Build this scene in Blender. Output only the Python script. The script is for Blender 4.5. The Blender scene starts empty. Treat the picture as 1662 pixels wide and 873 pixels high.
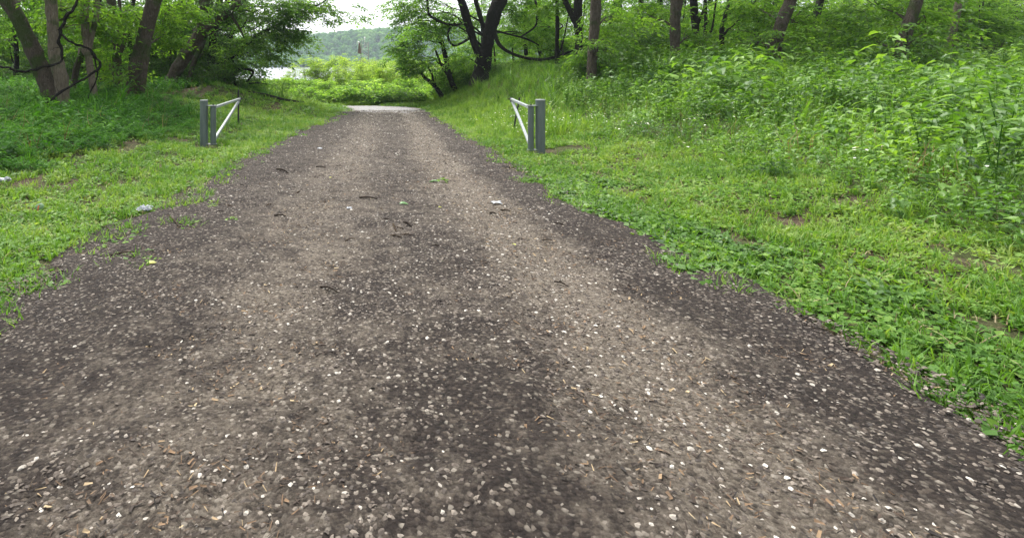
import bpy, math, random
import numpy as np
from math import radians as R, pi

# ------------------------------------------------------------------ camera, light, exposure
SC = bpy.context.scene
COL = SC.collection
F = 867.0                      # focal length in photograph pixels
CX, CY, EYE = 600.0, 103.0, 1.5
cam_d = bpy.data.cameras.new("camera")
cam = bpy.data.objects.new("camera", cam_d); COL.objects.link(cam)
cam_d.sensor_width = 36.0
cam_d.lens = F / 1662.0 * 36.0
cam_d.shift_x = (831.0 - CX) / 1662.0
cam_d.shift_y = -(436.5 - CY) / 1662.0
cam_d.clip_start = 0.05; cam_d.clip_end = 6000
cam.location = (0, 0, EYE); cam.rotation_euler = (R(90), 0, 0)
SC.camera = cam

SUN_EL, SUN_AZ = R(58), R(-25)            # azimuth from +Y towards +X
world = bpy.data.worlds.new("World"); SC.world = world; world.use_nodes = True
wn = world.node_tree; wn.nodes.clear()
sky = wn.nodes.new("ShaderNodeTexSky"); sky.sky_type = 'NISHITA'; sky.sun_disc = False
sky.sun_elevation = SUN_EL; sky.sun_rotation = SUN_AZ
sky.air_density = 1.0; sky.dust_density = 4.0; sky.ozone_density = 1.0
hs = wn.nodes.new("ShaderNodeHueSaturation"); hs.inputs['Saturation'].default_value = 0.22
bg = wn.nodes.new("ShaderNodeBackground"); bg.inputs['Strength'].default_value = 0.12
wo = wn.nodes.new("ShaderNodeOutputWorld")
wn.links.new(sky.outputs[0], hs.inputs['Color']); wn.links.new(hs.outputs[0], bg.inputs['Color'])
wn.links.new(bg.outputs[0], wo.inputs['Surface'])
sun_d = bpy.data.lights.new("sun", 'SUN'); sun_d.energy = 1.5; sun_d.angle = R(14); sun_d.color = (1, .96, .9)
sun = bpy.data.objects.new("sun", sun_d); COL.objects.link(sun)
sun.rotation_euler = (R(90) - SUN_EL, 0, -SUN_AZ + pi); sun.location = (0, 0, 60)
SC.view_settings.view_transform = 'Standard'; SC.view_settings.look = 'None'
SC.view_settings.gamma = 1.0; SC.view_settings.use_curve_mapping = False
SC.view_settings.exposure = 1.68
SC.render.engine = 'CYCLES'
SC.cycles.max_bounces = 12; SC.cycles.diffuse_bounces = 6; SC.cycles.transmission_bounces = 8
SC.cycles.volume_bounces = 0; SC.cycles.glossy_bounces = 2

rng = np.random.default_rng(7)
random.seed(7)

# ------------------------------------------------------------------ helpers
def W(px, py, Y):
    return np.array([(px - CX) / F * Y, Y, EYE - (py - CY) / F * Y])

def sstep(a, b, x):
    t = np.clip((x - a) / (b - a), 0, 1); return t * t * (3 - 2 * t)

def vnoise(x, y, seed=0):
    x = np.asarray(x, float); y = np.asarray(y, float)
    xi = np.floor(x).astype(np.int64); yi = np.floor(y).astype(np.int64)
    fx = x - xi; fy = y - yi
    fx = fx * fx * (3 - 2 * fx); fy = fy * fy * (3 - 2 * fy)
    def h(i, j):
        n = (i * 374761393 + j * 668265263 + seed * 1442695041) & 0x7fffffff
        n = ((n ^ (n >> 13)) * 1274126177) & 0x7fffffff
        return ((n ^ (n >> 16)) & 0xffff) / 65535.0
    return (h(xi, yi) * (1 - fx) + h(xi + 1, yi) * fx) * (1 - fy) + (h(xi, yi + 1) * (1 - fx) + h(xi + 1, yi + 1) * fx) * fy

def road_l(Y): return np.interp(Y, [-6, 2, 4.3, 7, 10, 12.6, 17.8, 27, 29.5, 33.5, 36.3], [-2.9, -2.5, -2.33, -2.33, -2.25, -2.2, -1.95, -1.5, -1.35, -1.6, -2.7])
def road_r(Y): return np.interp(Y, [-6, 2, 4.3, 6, 8, 12.6, 17.8, 24.5, 29.5, 31.5, 34, 36.3], [3.0, 2.65, 2.47, 2.47, 2.4, 2.5, 2.67, 2.83, 3.05, 3.2, 2.7, .4])

def ground(X, Y):
    X = np.asarray(X, float); Y = np.asarray(Y, float)
    base = -0.0392 * np.minimum(Y, 46)
    base = base - 3.0 * sstep(50, 66, Y) - 2.0 * sstep(66, 90, Y)
    fall = 1 - sstep(35, 50, Y)
    aL = np.interp(Y, [4, 8, 15, 20, 28, 34], [0, .1, .5, .8, 1.15, 1.2])
    left = aL * sstep(np.interp(Y, [0, 18, 27], [2.4, 2.4, 3.2]), np.interp(Y, [0, 18, 27], [7.6, 7.6, 9.5]), -X) * fall
    aR = np.interp(Y, [3, 6, 10, 16, 22, 28, 34], [.15, .35, .6, 1.2, 2.1, 2.05, 2.0])
    wR = np.interp(Y, [0, 22, 30], [11, 11, 6.0])
    right = aR * sstep(0, 1, (X - 3.1) / wR) * fall
    off = np.maximum(sstep(2.6, 4.2, -X), sstep(3.2, 4.8, X)) * (1 - sstep(60, 80, Y))
    bumps = (vnoise(X * .9, Y * .9, 3) - .5) * .10 + (vnoise(X * .3, Y * .3, 5) - .5) * .22
    t = np.clip(((X + 7.0) * 4.0 + (Y - 26.4) * -1.9) / (4.0 ** 2 + 1.9 ** 2), 0, 1)        # low hump the fallen branch lies on
    dd = np.hypot(X + 7.0 - 4.0 * t, Y - 26.4 + 1.9 * t); hump = (.66 - .08 * t) * np.exp(-(dd / 1.7) ** 2) * sstep(1.75, 3.1, -X)
    return base + left + right + hump + off * bumps

def hit(px, py, y0=1.2, y1=80):
    """first ground point on the ray through a pixel"""
    ys = np.linspace(y0, y1, 4000)
    p = np.array([(px - CX) / F * ys, ys, EYE - (py - CY) / F * ys])
    d = p[2] - ground(p[0], p[1])
    k = np.argmax(d < 0)
    return np.array([p[0, k], ys[k], float(ground(p[0, k], ys[k]))])

# ---- mesh building in numpy
class Geo:
    def __init__(self): self.v = []; self.f = []; self.m = []; self.a = []; self.n = 0
    def add(self, V, T, mat=0, var=0.5):
        V = np.asarray(V, np.float32).reshape(-1, 3); T = np.asarray(T, np.int32).reshape(-1, 3)
        self.v.append(V); self.f.append(T + self.n)
        self.m.append(np.broadcast_to(np.asarray(mat, np.int32), (len(T),)))
        self.a.append(np.broadcast_to(np.asarray(var, np.float32), (len(V),)))
        self.n += len(V)
    def inst(self, tpl, pos, rot, scale, var):
        """copies of a template (V, T, M, A): pos (n,3), rot (n,3,3), scale (n,) or (n,3), var (n,)"""
        V, T, M, A = tpl; n = len(pos)
        if n == 0: return
        scale = np.asarray(scale, float)
        sc = scale[:, None, None] if scale.ndim == 1 else scale[:, None, :]
        P = np.einsum('nij,nvj->nvi', rot, V[None] * sc) + pos[:, None, :]
        idx = (T[None] + (np.arange(n) * len(V))[:, None, None]).reshape(-1, 3)
        a = np.clip(np.asarray(var)[:, None] + A[None], 0, 1).reshape(-1)
        self.add(P.reshape(-1, 3), idx, np.tile(M, n), a)
    def mesh(self, name, mats, origin=(0, 0, 0), smooth=False):
        me = bpy.data.meshes.new(name)
        v = np.concatenate(self.v) - np.asarray(origin, np.float32); f = np.concatenate(self.f)
        me.vertices.add(len(v)); me.vertices.foreach_set('co', v.astype(np.float32).ravel())
        me.loops.add(f.size); me.loops.foreach_set('vertex_index', f.astype(np.int32).ravel())
        me.polygons.add(len(f))
        me.polygons.foreach_set('loop_start', np.arange(0, f.size, 3, dtype=np.int32))
        me.polygons.foreach_set('loop_total', np.full(len(f), 3, np.int32))
        me.polygons.foreach_set('material_index', np.concatenate(self.m).astype(np.int32))
        at = me.attributes.new('var', 'FLOAT', 'POINT'); at.data.foreach_set('value', np.concatenate(self.a).astype(np.float32))
        me.update(calc_edges=True)
        me.polygons.foreach_set('use_smooth', np.full(len(f), bool(smooth)))
        for m in mats: me.materials.append(m)
        return me
    def build(self, name, mats, parent=None, origin=None, smooth=False):
        if origin is None: origin = tuple(parent.location) if parent is not None else (0, 0, 0)
        me = self.mesh(name, mats if isinstance(mats, (list, tuple)) else [mats], origin, smooth)
        o = bpy.data.objects.new(name, me); COL.objects.link(o)
        if parent is not None: o.parent = parent
        else: o.location = origin
        return o

def tag(o, label=None, cat=None, group=None, kind=None):
    if label: o['label'] = label
    if cat: o['category'] = cat
    if group: o['group'] = group
    if kind: o['kind'] = kind
    return o

def empty(name, loc):
    o = bpy.data.objects.new(name, None); COL.objects.link(o); o.location = tuple(float(c) for c in loc); o.empty_display_size = .2
    return o

def copy_tree(o, parent=None):
    c = o.copy(); COL.objects.link(c)
    if parent is not None: c.parent = parent
    for ch in [k for k in bpy.data.objects if k.parent is o]: copy_tree(ch, c)
    return c

def rotz(t):
    c, s = np.cos(t), np.sin(t); z = np.zeros_like(c); o = np.ones_like(c)
    return np.stack([np.stack([c, -s, z], -1), np.stack([s, c, z], -1), np.stack([z, z, o], -1)], -2)
def roty(t):
    c, s = np.cos(t), np.sin(t); z = np.zeros_like(c); o = np.ones_like(c)
    return np.stack([np.stack([c, z, s], -1), np.stack([z, o, z], -1), np.stack([-s, z, c], -1)], -2)
def rotx(t):
    c, s = np.cos(t), np.sin(t); z = np.zeros_like(c); o = np.ones_like(c)
    return np.stack([np.stack([o, z, z], -1), np.stack([z, c, -s], -1), np.stack([z, s, c], -1)], -2)

def spline(pts, k=5):
    P = np.asarray(pts, float)
    if len(P) < 3: 
        t = np.linspace(0, 1, k + 1)[:, None]; return P[0] * (1 - t) + P[-1] * t
    Q = np.vstack([2 * P[0] - P[1], P, 2 * P[-1] - P[-2]]); out = []
    for i in range(1, len(Q) - 2):
        a, b, c, d = Q[i - 1], Q[i], Q[i + 1], Q[i + 2]
        for t in np.linspace(0, 1, k, endpoint=False):
            out.append(.5 * (2 * b + (c - a) * t + (2 * a - 5 * b + 4 * c - d) * t * t + (3 * b - a - 3 * c + d) * t ** 3))
    out.append(P[-1]); return np.array(out)

def tube(g, pts, nseg=8, k=5, rough=0.0, mat=0, var=.5, cap=True):
    """pts: rows of x, y, z, radius; smooth tapered tube"""
    S = spline(pts, k); P = S[:, :3]; rad = np.maximum(S[:, 3], .0015)
    d = np.gradient(P, axis=0); d /= np.linalg.norm(d, axis=1)[:, None] + 1e-9
    u = np.cross(d[0], [.31, .95, .1]); u /= np.linalg.norm(u)
    rings = []
    ang = np.linspace(0, 2 * pi, nseg, endpoint=False)
    ph = rng.random() * 50
    for i in range(len(P)):
        u = u - d[i] * np.dot(u, d[i]); u /= np.linalg.norm(u); w = np.cross(d[i], u)
        r = np.full(nseg, rad[i])
        if rough: r = r * (1 + rough * (vnoise(ang * 1.6 + ph, np.full(nseg, i * .55)) - .5) * 2 + rough * .8 * np.sin(ang * 3 + ph + i * .12))
        rings.append(P[i] + r[:, None] * (np.cos(ang)[:, None] * u + np.sin(ang)[:, None] * w))
    V = np.concatenate(rings); T = []
    n = len(P)
    i, j = np.meshgrid(np.arange(n - 1), np.arange(nseg), indexing='ij')
    a = (i * nseg + j).ravel(); b = (i * nseg + (j + 1) % nseg).ravel()
    T = np.concatenate([np.stack([a, b, b + nseg], 1), np.stack([a, b + nseg, a + nseg], 1)])
    if cap:
        V = np.vstack([V, P[0], P[-1]]); c0, c1 = n * nseg, n * nseg + 1
        jj = np.arange(nseg); kk = (jj + 1) % nseg
        T = np.concatenate([T, np.stack([np.full(nseg, c0), kk, jj], 1), np.stack([np.full(nseg, c1), (n - 1) * nseg + jj, (n - 1) * nseg + kk], 1)])
    g.add(V, T, mat, var)

def box(g, c, s, rot=None, mat=0, bev=0.0):
    x, y, z = np.asarray(s) / 2
    V = np.array([[sx * x, sy * y, sz * z] for sx in (-1, 1) for sy in (-1, 1) for sz in (-1, 1)], float)
    T = [[0, 1, 3], [0, 3, 2], [4, 6, 7], [4, 7, 5], [0, 4, 5], [0, 5, 1], [2, 3, 7], [2, 7, 6], [0, 2, 6], [0, 6, 4], [1, 5, 7], [1, 7, 3]]
    if rot is not None: V = V @ np.asarray(rot).T
    g.add(V + np.asarray(c), T, mat)

def lathe(g, prof, base, nseg=28, mat=0):
    """prof: rows of radius, height"""
    ang = np.linspace(0, 2 * pi, nseg, endpoint=False)
    V = np.concatenate([np.stack([r * np.cos(ang), r * np.sin(ang), np.full(nseg, z)], 1) for r, z in prof]) + np.asarray(base)
    n = len(prof); i, j = np.meshgrid(np.arange(n - 1), np.arange(nseg), indexing='ij')
    a = (i * nseg + j).ravel(); b = (i * nseg + (j + 1) % nseg).ravel()
    g.add(V, np.concatenate([np.stack([a, b, b + nseg], 1), np.stack([a, b + nseg, a + nseg], 1)]), mat)

# ------------------------------------------------------------------ materials
def newmat(name):
    m = bpy.data.materials.new(name); m.use_nodes = True; nt = m.node_tree
    for n in list(nt.nodes): nt.nodes.remove(n)
    out = nt.nodes.new('ShaderNodeOutputMaterial'); return m, nt, out
def N(nt, t, **kw):
    n = nt.nodes.new(t)
    for k, v in kw.items():
        if k in n.inputs: n.inputs[k].default_value = v
        else: setattr(n, k, v)
    return n
def ramp(nt, stops, interp='LINEAR'):
    r = nt.nodes.new('ShaderNodeValToRGB'); r.color_ramp.interpolation = interp
    e = r.color_ramp.elements
    while len(e) < len(stops): e.new(.5)
    for el, (p, c) in zip(e, stops): el.position = p; el.color = (*c, 1)
    return r

def leaf_mat(name, stops, transl=.4, rough=.45, spec=.35):
    m, nt, out = newmat(name)
    at = N(nt, 'ShaderNodeAttribute', attribute_name='var'); rp = ramp(nt, stops)
    nt.links.new(at.outputs['Fac'], rp.inputs[0])
    p = N(nt, 'ShaderNodeBsdfPrincipled', Roughness=rough); p.inputs['Specular IOR Level'].default_value = spec
    t = N(nt, 'ShaderNodeBsdfTranslucent'); mx = N(nt, 'ShaderNodeMixShader'); mx.inputs[0].default_value = transl
    tc = N(nt, 'ShaderNodeMix', data_type='RGBA', blend_type='MULTIPLY'); tc.inputs[0].default_value = 1; tc.inputs[7].default_value = (1.5, 1.5, .6, 1)
    nt.links.new(rp.outputs[0], p.inputs['Base Color']); nt.links.new(rp.outputs[0], tc.inputs[6]); nt.links.new(tc.outputs[2], t.inputs[0])
    nt.links.new(p.outputs[0], mx.inputs[1]); nt.links.new(t.outputs[0], mx.inputs[2]); nt.links.new(mx.outputs[0], out.inputs[0])
    return m

LEAF_DARK = leaf_mat('woodland_leaf', [(0, (.028, .075, .016)), (.5, (.066, .155, .027)), (1, (.135, .26, .042))], .52)
LEAF_MID = leaf_mat('maple_leaf', [(0, (.050, .125, .018)), (.5, (.11, .23, .032)), (1, (.19, .33, .05))], .55)
LEAF_BRIGHT = leaf_mat('backlit_leaf', [(0, (.045, .12, .020)), (.5, (.125, .26, .040)), (1, (.22, .37, .075))], .55)  # lighter, yellower leaf colour carries the backlit look of the right wood
LEAF_LAKE = leaf_mat('lakeside_leaf', [(0, (.08, .19, .03)), (.5, (.22, .39, .06)), (1, (.35, .50, .15))], .52)
LEAF_YELLOW = leaf_mat('willow_leaf', [(0, (.14, .25, .04)), (.5, (.27, .42, .075)), (1, (.40, .53, .15))], .55)
LEAF_WEED = leaf_mat('weed_leaf', [(0, (.030, .085, .011)), (.5, (.090, .200, .026)), (1, (.19, .33, .05))], .42, .45, .35)
LEAF_LAWN = leaf_mat('lawn_leaf', [(0, (.05, .125, .014)), (.35, (.095, .21, .028)), (.7, (.15, .27, .038)), (1, (.23, .32, .08))], .4, .55, .25)
LEAF_FERN = leaf_mat('fern_leaf', [(0, (.016, .065, .008)), (.5, (.046, .150, .015)), (1, (.115, .27, .032))], .42, .6, .15)
BLADE = leaf_mat('grass_blade', [(0, (.055, .13, .015)), (.5, (.13, .25, .03)), (1, (.23, .34, .06))], .4, .5, .3)
FLOWER = leaf_mat('white_petal', [(0, (.6, .6, .55)), (1, (.8, .8, .75))], .3)
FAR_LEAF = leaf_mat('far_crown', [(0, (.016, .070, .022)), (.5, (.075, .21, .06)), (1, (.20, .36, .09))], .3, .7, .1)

def bark_mat(name, dark, light, moss=None, moss_amt=.0, scale=1.0):
    m, nt, out = newmat(name)
    tc = N(nt, 'ShaderNodeTexCoord'); mp = N(nt, 'ShaderNodeMapping'); mp.inputs['Scale'].default_value = (9 * scale, 9 * scale, 1.6 * scale)
    nt.links.new(tc.outputs['Object'], mp.inputs[0])
    n1 = N(nt, 'ShaderNodeTexNoise', Scale=3.0, Detail=7.0, Roughness=.7); nt.links.new(mp.outputs[0], n1.inputs['Vector'])
    v1 = N(nt, 'ShaderNodeTexVoronoi', Scale=2.2, feature='DISTANCE_TO_EDGE'); nt.links.new(mp.outputs[0], v1.inputs['Vector'])
    r1 = ramp(nt, [(.25, dark), (.75, light)]); nt.links.new(n1.outputs[0], r1.inputs[0])
    n2 = N(nt, 'ShaderNodeTexNoise', Scale=1.3, Detail=4.0); nt.links.new(tc.outputs['Object'], n2.inputs['Vector'])
    col = r1.outputs[0]
    if moss:
        r2 = ramp(nt, [(.62 - moss_amt * .3, (0, 0, 0)), (.72 - moss_amt * .3, (1, 1, 1))]); nt.links.new(n2.outputs[0], r2.inputs[0])
        mx = N(nt, 'ShaderNodeMix', data_type='RGBA'); mx.inputs[7].default_value = (*moss, 1)
        nt.links.new(r2.outputs[0], mx.inputs[0]); nt.links.new(col, mx.inputs[6]); col = mx.outputs[2]
    p = N(nt, 'ShaderNodeBsdfPrincipled', Roughness=.9); p.inputs['Specular IOR Level'].default_value = .2
    ma = N(nt, 'ShaderNodeMath', operation='MULTIPLY'); nt.links.new(n1.outputs[0], ma.inputs[0])
    vr = ramp(nt, [(0, (0, 0, 0)), (.12, (1, 1, 1))]); nt.links.new(v1.outputs['Distance'], vr.inputs[0]); nt.links.new(vr.outputs[0], ma.inputs[1])
    b = N(nt, 'ShaderNodeBump', Strength=1.0, Distance=.06); nt.links.new(ma.outputs[0], b.inputs['Height'])
    nt.links.new(col, p.inputs['Base Color']); nt.links.new(b.outputs[0], p.inputs['Normal']); nt.links.new(p.outputs[0], out.inputs[0])
    return m
BARK = bark_mat('grey_brown_bark', (.028, .022, .017), (.155, .125, .095), (.05, .072, .02), .4)
BARK_PALE = bark_mat('pale_bark', (.075, .060, .042), (.28, .235, .175), (.07, .09, .035), .35)
BARK_BLACK = bark_mat('black_bark', (.008, .007, .006), (.035, .030, .026))
BARK_RIDGED = bark_mat('ridged_bark', (.028, .022, .017), (.165, .135, .105), (.05, .065, .025), .2, scale=1.2)
TWIG = bark_mat('dry_twig', (.05, .034, .022), (.17, .12, .075), scale=4)

def simple(name, col, rough=.6, metal=0, noise=.0, nscale=8, spec=.5, alpha=None, col2=None):
    m, nt, out = newmat(name)
    p = N(nt, 'ShaderNodeBsdfPrincipled', Roughness=rough, Metallic=metal); p.inputs['Specular IOR Level'].default_value = spec
    tc = N(nt, 'ShaderNodeTexCoord'); n = N(nt, 'ShaderNodeTexNoise', Scale=nscale, Detail=6.0, Roughness=.65); nt.links.new(tc.outputs['Object'], n.inputs['Vector'])
    c2 = col2 or tuple(c * (1 - noise) for c in col)
    r = ramp(nt, [(.35, c2), (.65, col)]); nt.links.new(n.outputs[0], r.inputs[0]); nt.links.new(r.outputs[0], p.inputs['Base Color'])
    if alpha: p.inputs['Transmission Weight'].default_value = alpha
    nt.links.new(p.outputs[0], out.inputs[0]); return m

# ------------------------------------------------------------------ ground, road, water, hill
def ground_mat():
    m, nt, out = newmat('ground_soil')
    tc = N(nt, 'ShaderNodeTexCoord')
    n1 = N(nt, 'ShaderNodeTexNoise', Scale=.55, Detail=8.0, Roughness=.65); n2 = N(nt, 'ShaderNodeTexNoise', Scale=22.0, Detail=6.0, Roughness=.7)
    nt.links.new(tc.outputs['Object'], n1.inputs[0]); nt.links.new(tc.outputs['Object'], n2.inputs[0])
    soil = ramp(nt, [(.3, (.030, .022, .015)), (.55, (.075, .055, .038)), (.75, (.13, .10, .07))]); nt.links.new(n2.outputs[0], soil.inputs[0])
    green = ramp(nt, [(.3, (.024, .034, .012)), (.6, (.060, .070, .024)), (.8, (.10, .11, .04))]); nt.links.new(n2.outputs[0], green.inputs[0])
    f = ramp(nt, [(.42, (0, 0, 0)), (.56, (1, 1, 1))]); nt.links.new(n1.outputs[0], f.inputs[0])
    mx = N(nt, 'ShaderNodeMix', data_type='RGBA'); nt.links.new(f.outputs[0], mx.inputs[0]); nt.links.new(soil.outputs[0], mx.inputs[6]); nt.links.new(green.outputs[0], mx.inputs[7])
    p = N(nt, 'ShaderNodeBsdfPrincipled', Roughness=.95); p.inputs['Specular IOR Level'].default_value = .1
    b = N(nt, 'ShaderNodeBump', Strength=.8, Distance=.03); nt.links.new(n2.outputs[0], b.inputs['Height'])
    nt.links.new(mx.outputs[2], p.inputs['Base Color']); nt.links.new(b.outputs[0], p.inputs['Normal']); nt.links.new(p.outputs[0], out.inputs[0]); return m

def grid_mesh(name, xs, ys, zf, mat, smooth=True):
    X, Y = np.meshgrid(xs, ys); V = np.stack([X, Y, zf(X, Y)], -1).reshape(-1, 3)
    nx, ny = len(xs), len(ys)
    j, i = np.meshgrid(np.arange(ny - 1), np.arange(nx - 1), indexing='ij'); a = (j * nx + i).ravel()
    T = np.concatenate([np.stack([a, a + 1, a + nx + 1], 1), np.stack([a, a + nx + 1, a + nx], 1)])
    g = Geo(); g.add(V, T); return g.build(name, mat, smooth=smooth)

xs = np.unique(np.concatenate([np.linspace(-30, 40, 281), np.linspace(-120, -30, 40), np.linspace(40, 160, 50), np.array([-2500, -1500, -800, -400, -200, 260, 500, 900, 1600, 2500])]))
ys = np.unique(np.concatenate([np.linspace(-12, 62, 297), np.linspace(62, 110, 24), np.array([-400, -150, -60, -25, 150, 250, 450, 700, 1000, 1600, 2600])]))
tag(grid_mesh('ground', xs, ys, lambda X, Y: ground(X, Y), ground_mat()), kind='structure')

def road_mat():
    m, nt, out = newmat('gravel')
    tc = N(nt, 'ShaderNodeTexCoord'); sx = N(nt, 'ShaderNodeSeparateXYZ'); nt.links.new(tc.outputs['Object'], sx.inputs[0])
    at = N(nt, 'ShaderNodeAttribute', attribute_name='var')             # wheel tracks worn to pale dust
    nb = N(nt, 'ShaderNodeTexNoise', Scale=1.5, Detail=8.0, Roughness=.68); nt.links.new(tc.outputs['Object'], nb.inputs[0])
    nf = N(nt, 'ShaderNodeTexNoise', Scale=30.0, Detail=7.0, Roughness=.85); nt.links.new(tc.outputs['Object'], nf.inputs[0])
    nm = N(nt, 'ShaderNodeTexNoise', Scale=7.0, Detail=9.0, Roughness=.8); nt.links.new(tc.outputs['Object'], nm.inputs[0])
    vo = N(nt, 'ShaderNodeTexVoronoi', Scale=54.0); nt.links.new(tc.outputs['Object'], vo.inputs['Vector'])
    dark = ramp(nt, [(.3, (.007, .0055, .0045)), (.5, (.024, .018, .015)), (.72, (.072, .056, .045))]); nt.links.new(nf.outputs[0], dark.inputs[0])
    pale = ramp(nt, [(.30, (.032, .025, .019)), (.48, (.135, .112, .086)), (.72, (.31, .27, .22))]); nt.links.new(nf.outputs[0], pale.inputs[0])
    a1 = N(nt, 'ShaderNodeMath', operation='ADD'); nt.links.new(at.outputs['Fac'], a1.inputs[0]); nt.links.new(nb.outputs[0], a1.inputs[1])
    a2 = N(nt, 'ShaderNodeMath', operation='MULTIPLY_ADD'); nt.links.new(nm.outputs[0], a2.inputs[0]); a2.inputs[1].default_value = 1.5; nt.links.new(a1.outputs[0], a2.inputs[2])
    fr = ramp(nt, [(.0, (0, 0, 0)), (.49, (.0, .0, .0)), (.57, (.5, .5, .5)), (.66, (1, 1, 1))])
    a3 = N(nt, 'ShaderNodeMath', operation='MULTIPLY'); nt.links.new(a2.outputs[0], a3.inputs[0]); a3.inputs[1].default_value = .41
    nt.links.new(a3.outputs[0], fr.inputs[0])
    mx = N(nt, 'ShaderNodeMix', data_type='RGBA'); nt.links.new(fr.outputs[0], mx.inputs[0]); nt.links.new(dark.outputs[0], mx.inputs[6]); nt.links.new(pale.outputs[0], mx.inputs[7])
    wr = ramp(nt, [(.55, (0, 0, 0)), (.95, (1, 1, 1))]); nt.links.new(at.outputs['Fac'], wr.inputs[0])
    wc = ramp(nt, [(.3, (.24, .235, .24)), (.7, (.40, .395, .405))]); nt.links.new(nm.outputs[0], wc.inputs[0])
    mw = N(nt, 'ShaderNodeMix', data_type='RGBA'); nt.links.new(wr.outputs[0], mw.inputs[0]); nt.links.new(mx.outputs[2], mw.inputs[6]); nt.links.new(wc.outputs[0], mw.inputs[7]); mx = mw
    # pale chips: a random few of the cells
    wn_ = N(nt, 'ShaderNodeSeparateColor'); nt.links.new(vo.outputs['Color'], wn_.inputs[0])
    chip = ramp(nt, [(.35, (0, 0, 0)), (.75, (.7, .7, .7))]); nt.links.new(wn_.outputs[0], chip.inputs[0])
    cd = ramp(nt, [(.45, (1, 1, 1)), (.75, (.25, .25, .25))]); nt.links.new(vo.outputs['Distance'], cd.inputs[0])
    cm = N(nt, 'ShaderNodeMath', operation='MULTIPLY'); nt.links.new(chip.outputs[0], cm.inputs[0]); nt.links.new(cd.outputs[0], cm.inputs[1])
    cc = ramp(nt, [(0, (.010, .008, .007)), (.45, (.050, .038, .030)), (.78, (.13, .105, .082)), (1, (.38, .34, .28))]); nt.links.new(wn_.outputs[1], cc.inputs[0])
    mx2 = N(nt, 'ShaderNodeMix', data_type='RGBA'); nt.links.new(cm.outputs[0], mx2.inputs[0]); nt.links.new(mx.outputs[2], mx2.inputs[6]); nt.links.new(cc.outputs[0], mx2.inputs[7])
    p = N(nt, 'ShaderNodeBsdfPrincipled', Roughness=.9); p.inputs['Specular IOR Level'].default_value = .2
    b = N(nt, 'ShaderNodeBump', Strength=1.0, Distance=.02); nt.links.new(nf.outputs[0], b.inputs['Height'])
    b2 = N(nt, 'ShaderNodeBump', Strength=.8, Distance=.012, invert=True); nt.links.new(vo.outputs['Distance'], b2.inputs['Height']); nt.links.new(b.outputs[0], b2.inputs['Normal'])
    nt.links.new(mx2.outputs[2], p.inputs['Base Color']); nt.links.new(b2.outputs[0], p.inputs['Normal']); nt.links.new(p.outputs[0], out.inputs[0]); return m
ROAD = road_mat()

def track(X, Y):
    rt = np.interp(Y, [0, 5, 10.6, 16, 28], [1.45, 1.4, 1.25, 1.6, 1.9]); lt = np.interp(Y, [0, 5, 12, 28], [-.6, -.55, -.3, .2])
    t = .56 * np.exp(-((X - rt) / .40) ** 2) + .24 * np.exp(-((X - lt) / .5) ** 2) - .03
    edge = np.minimum(X - road_l(Y), road_r(Y) - X)
    return t - .22 * (1 - sstep(.1, 1.1, edge)) + .06 * sstep(14, 27, Y) + .9 * sstep(26.6, 29.4, Y + 2.2 * (vnoise(X * 1.1, Y * .8, 171) - .5) + 1.0 * (vnoise(X * 3.5, Y * 2, 172) - .5))

def road_sheet():
    ys = np.concatenate([np.linspace(-6, 14, 330), np.linspace(14.06, 36.2, 230)]); u = np.linspace(0, 1, 90)
    U, Y = np.meshgrid(u, ys)
    L = road_l(Y) - .25 + (vnoise(Y * 1.3, Y * 0 + 2, 11) - .5) * .5; Rr = road_r(Y) + .2 + (vnoise(Y * 1.3, Y * 0 + 9, 12) - .5) * .5
    X = L + (Rr - L) * U
    Z = ground(X, Y) + .008 + .016 * vnoise(X * 2.2, Y * 2.2, 21) + .014 * vnoise(X * 7, Y * 7, 22) + .008 * vnoise(X * 21, Y * 21, 23)
    Z += -.026 * np.clip(track(X, Y), 0, .4) / .4 + .034 + .022 * (vnoise(X * 4.3, Y * 5.2, 24) - .5)
    Z -= .03 * (1 - sstep(0, .12, np.minimum(X - L, Rr - X)))
    a = track(X, Y)
    V = np.stack([X, Y, Z], -1).reshape(-1, 3); nx = len(u); ny = len(ys)
    j, i = np.meshgrid(np.arange(ny - 1), np.arange(nx - 1), indexing='ij'); q = (j * nx + i).ravel()
    T = np.concatenate([np.stack([q, q + 1, q + nx + 1], 1), np.stack([q, q + nx + 1, q + nx], 1)])
    g = Geo(); g.add(V, T, 0, a.ravel()); return g.build('gravel_road', ROAD, smooth=True)
tag(road_sheet(), kind='structure')

def water_mat():
    m, nt, out = newmat('lake_water')
    p = N(nt, 'ShaderNodeBsdfPrincipled', Roughness=.3); p.inputs['Base Color'].default_value = (.20, .22, .26, 1); p.inputs['Specular IOR Level'].default_value = .8
    tc = N(nt, 'ShaderNodeTexCoord'); n = N(nt, 'ShaderNodeTexNoise', Scale=1.2, Detail=5.0); nt.links.new(tc.outputs['Object'], n.inputs[0])
    b = N(nt, 'ShaderNodeBump', Strength=.6, Distance=.15); nt.links.new(n.outputs[0], b.inputs['Height']); nt.links.new(b.outputs[0], p.inputs['Normal'])
    nt.links.new(p.outputs[0], out.inputs[0]); return m
LAKE_Z = -4.6
g = Geo(); g.add([[-2400, 58, LAKE_Z], [2400, 58, LAKE_Z], [2400, 760, LAKE_Z], [-2400, 760, LAKE_Z]], [[0, 1, 2], [0, 2, 3]])
tag(g.build('water', water_mat()), kind='structure')

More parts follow.
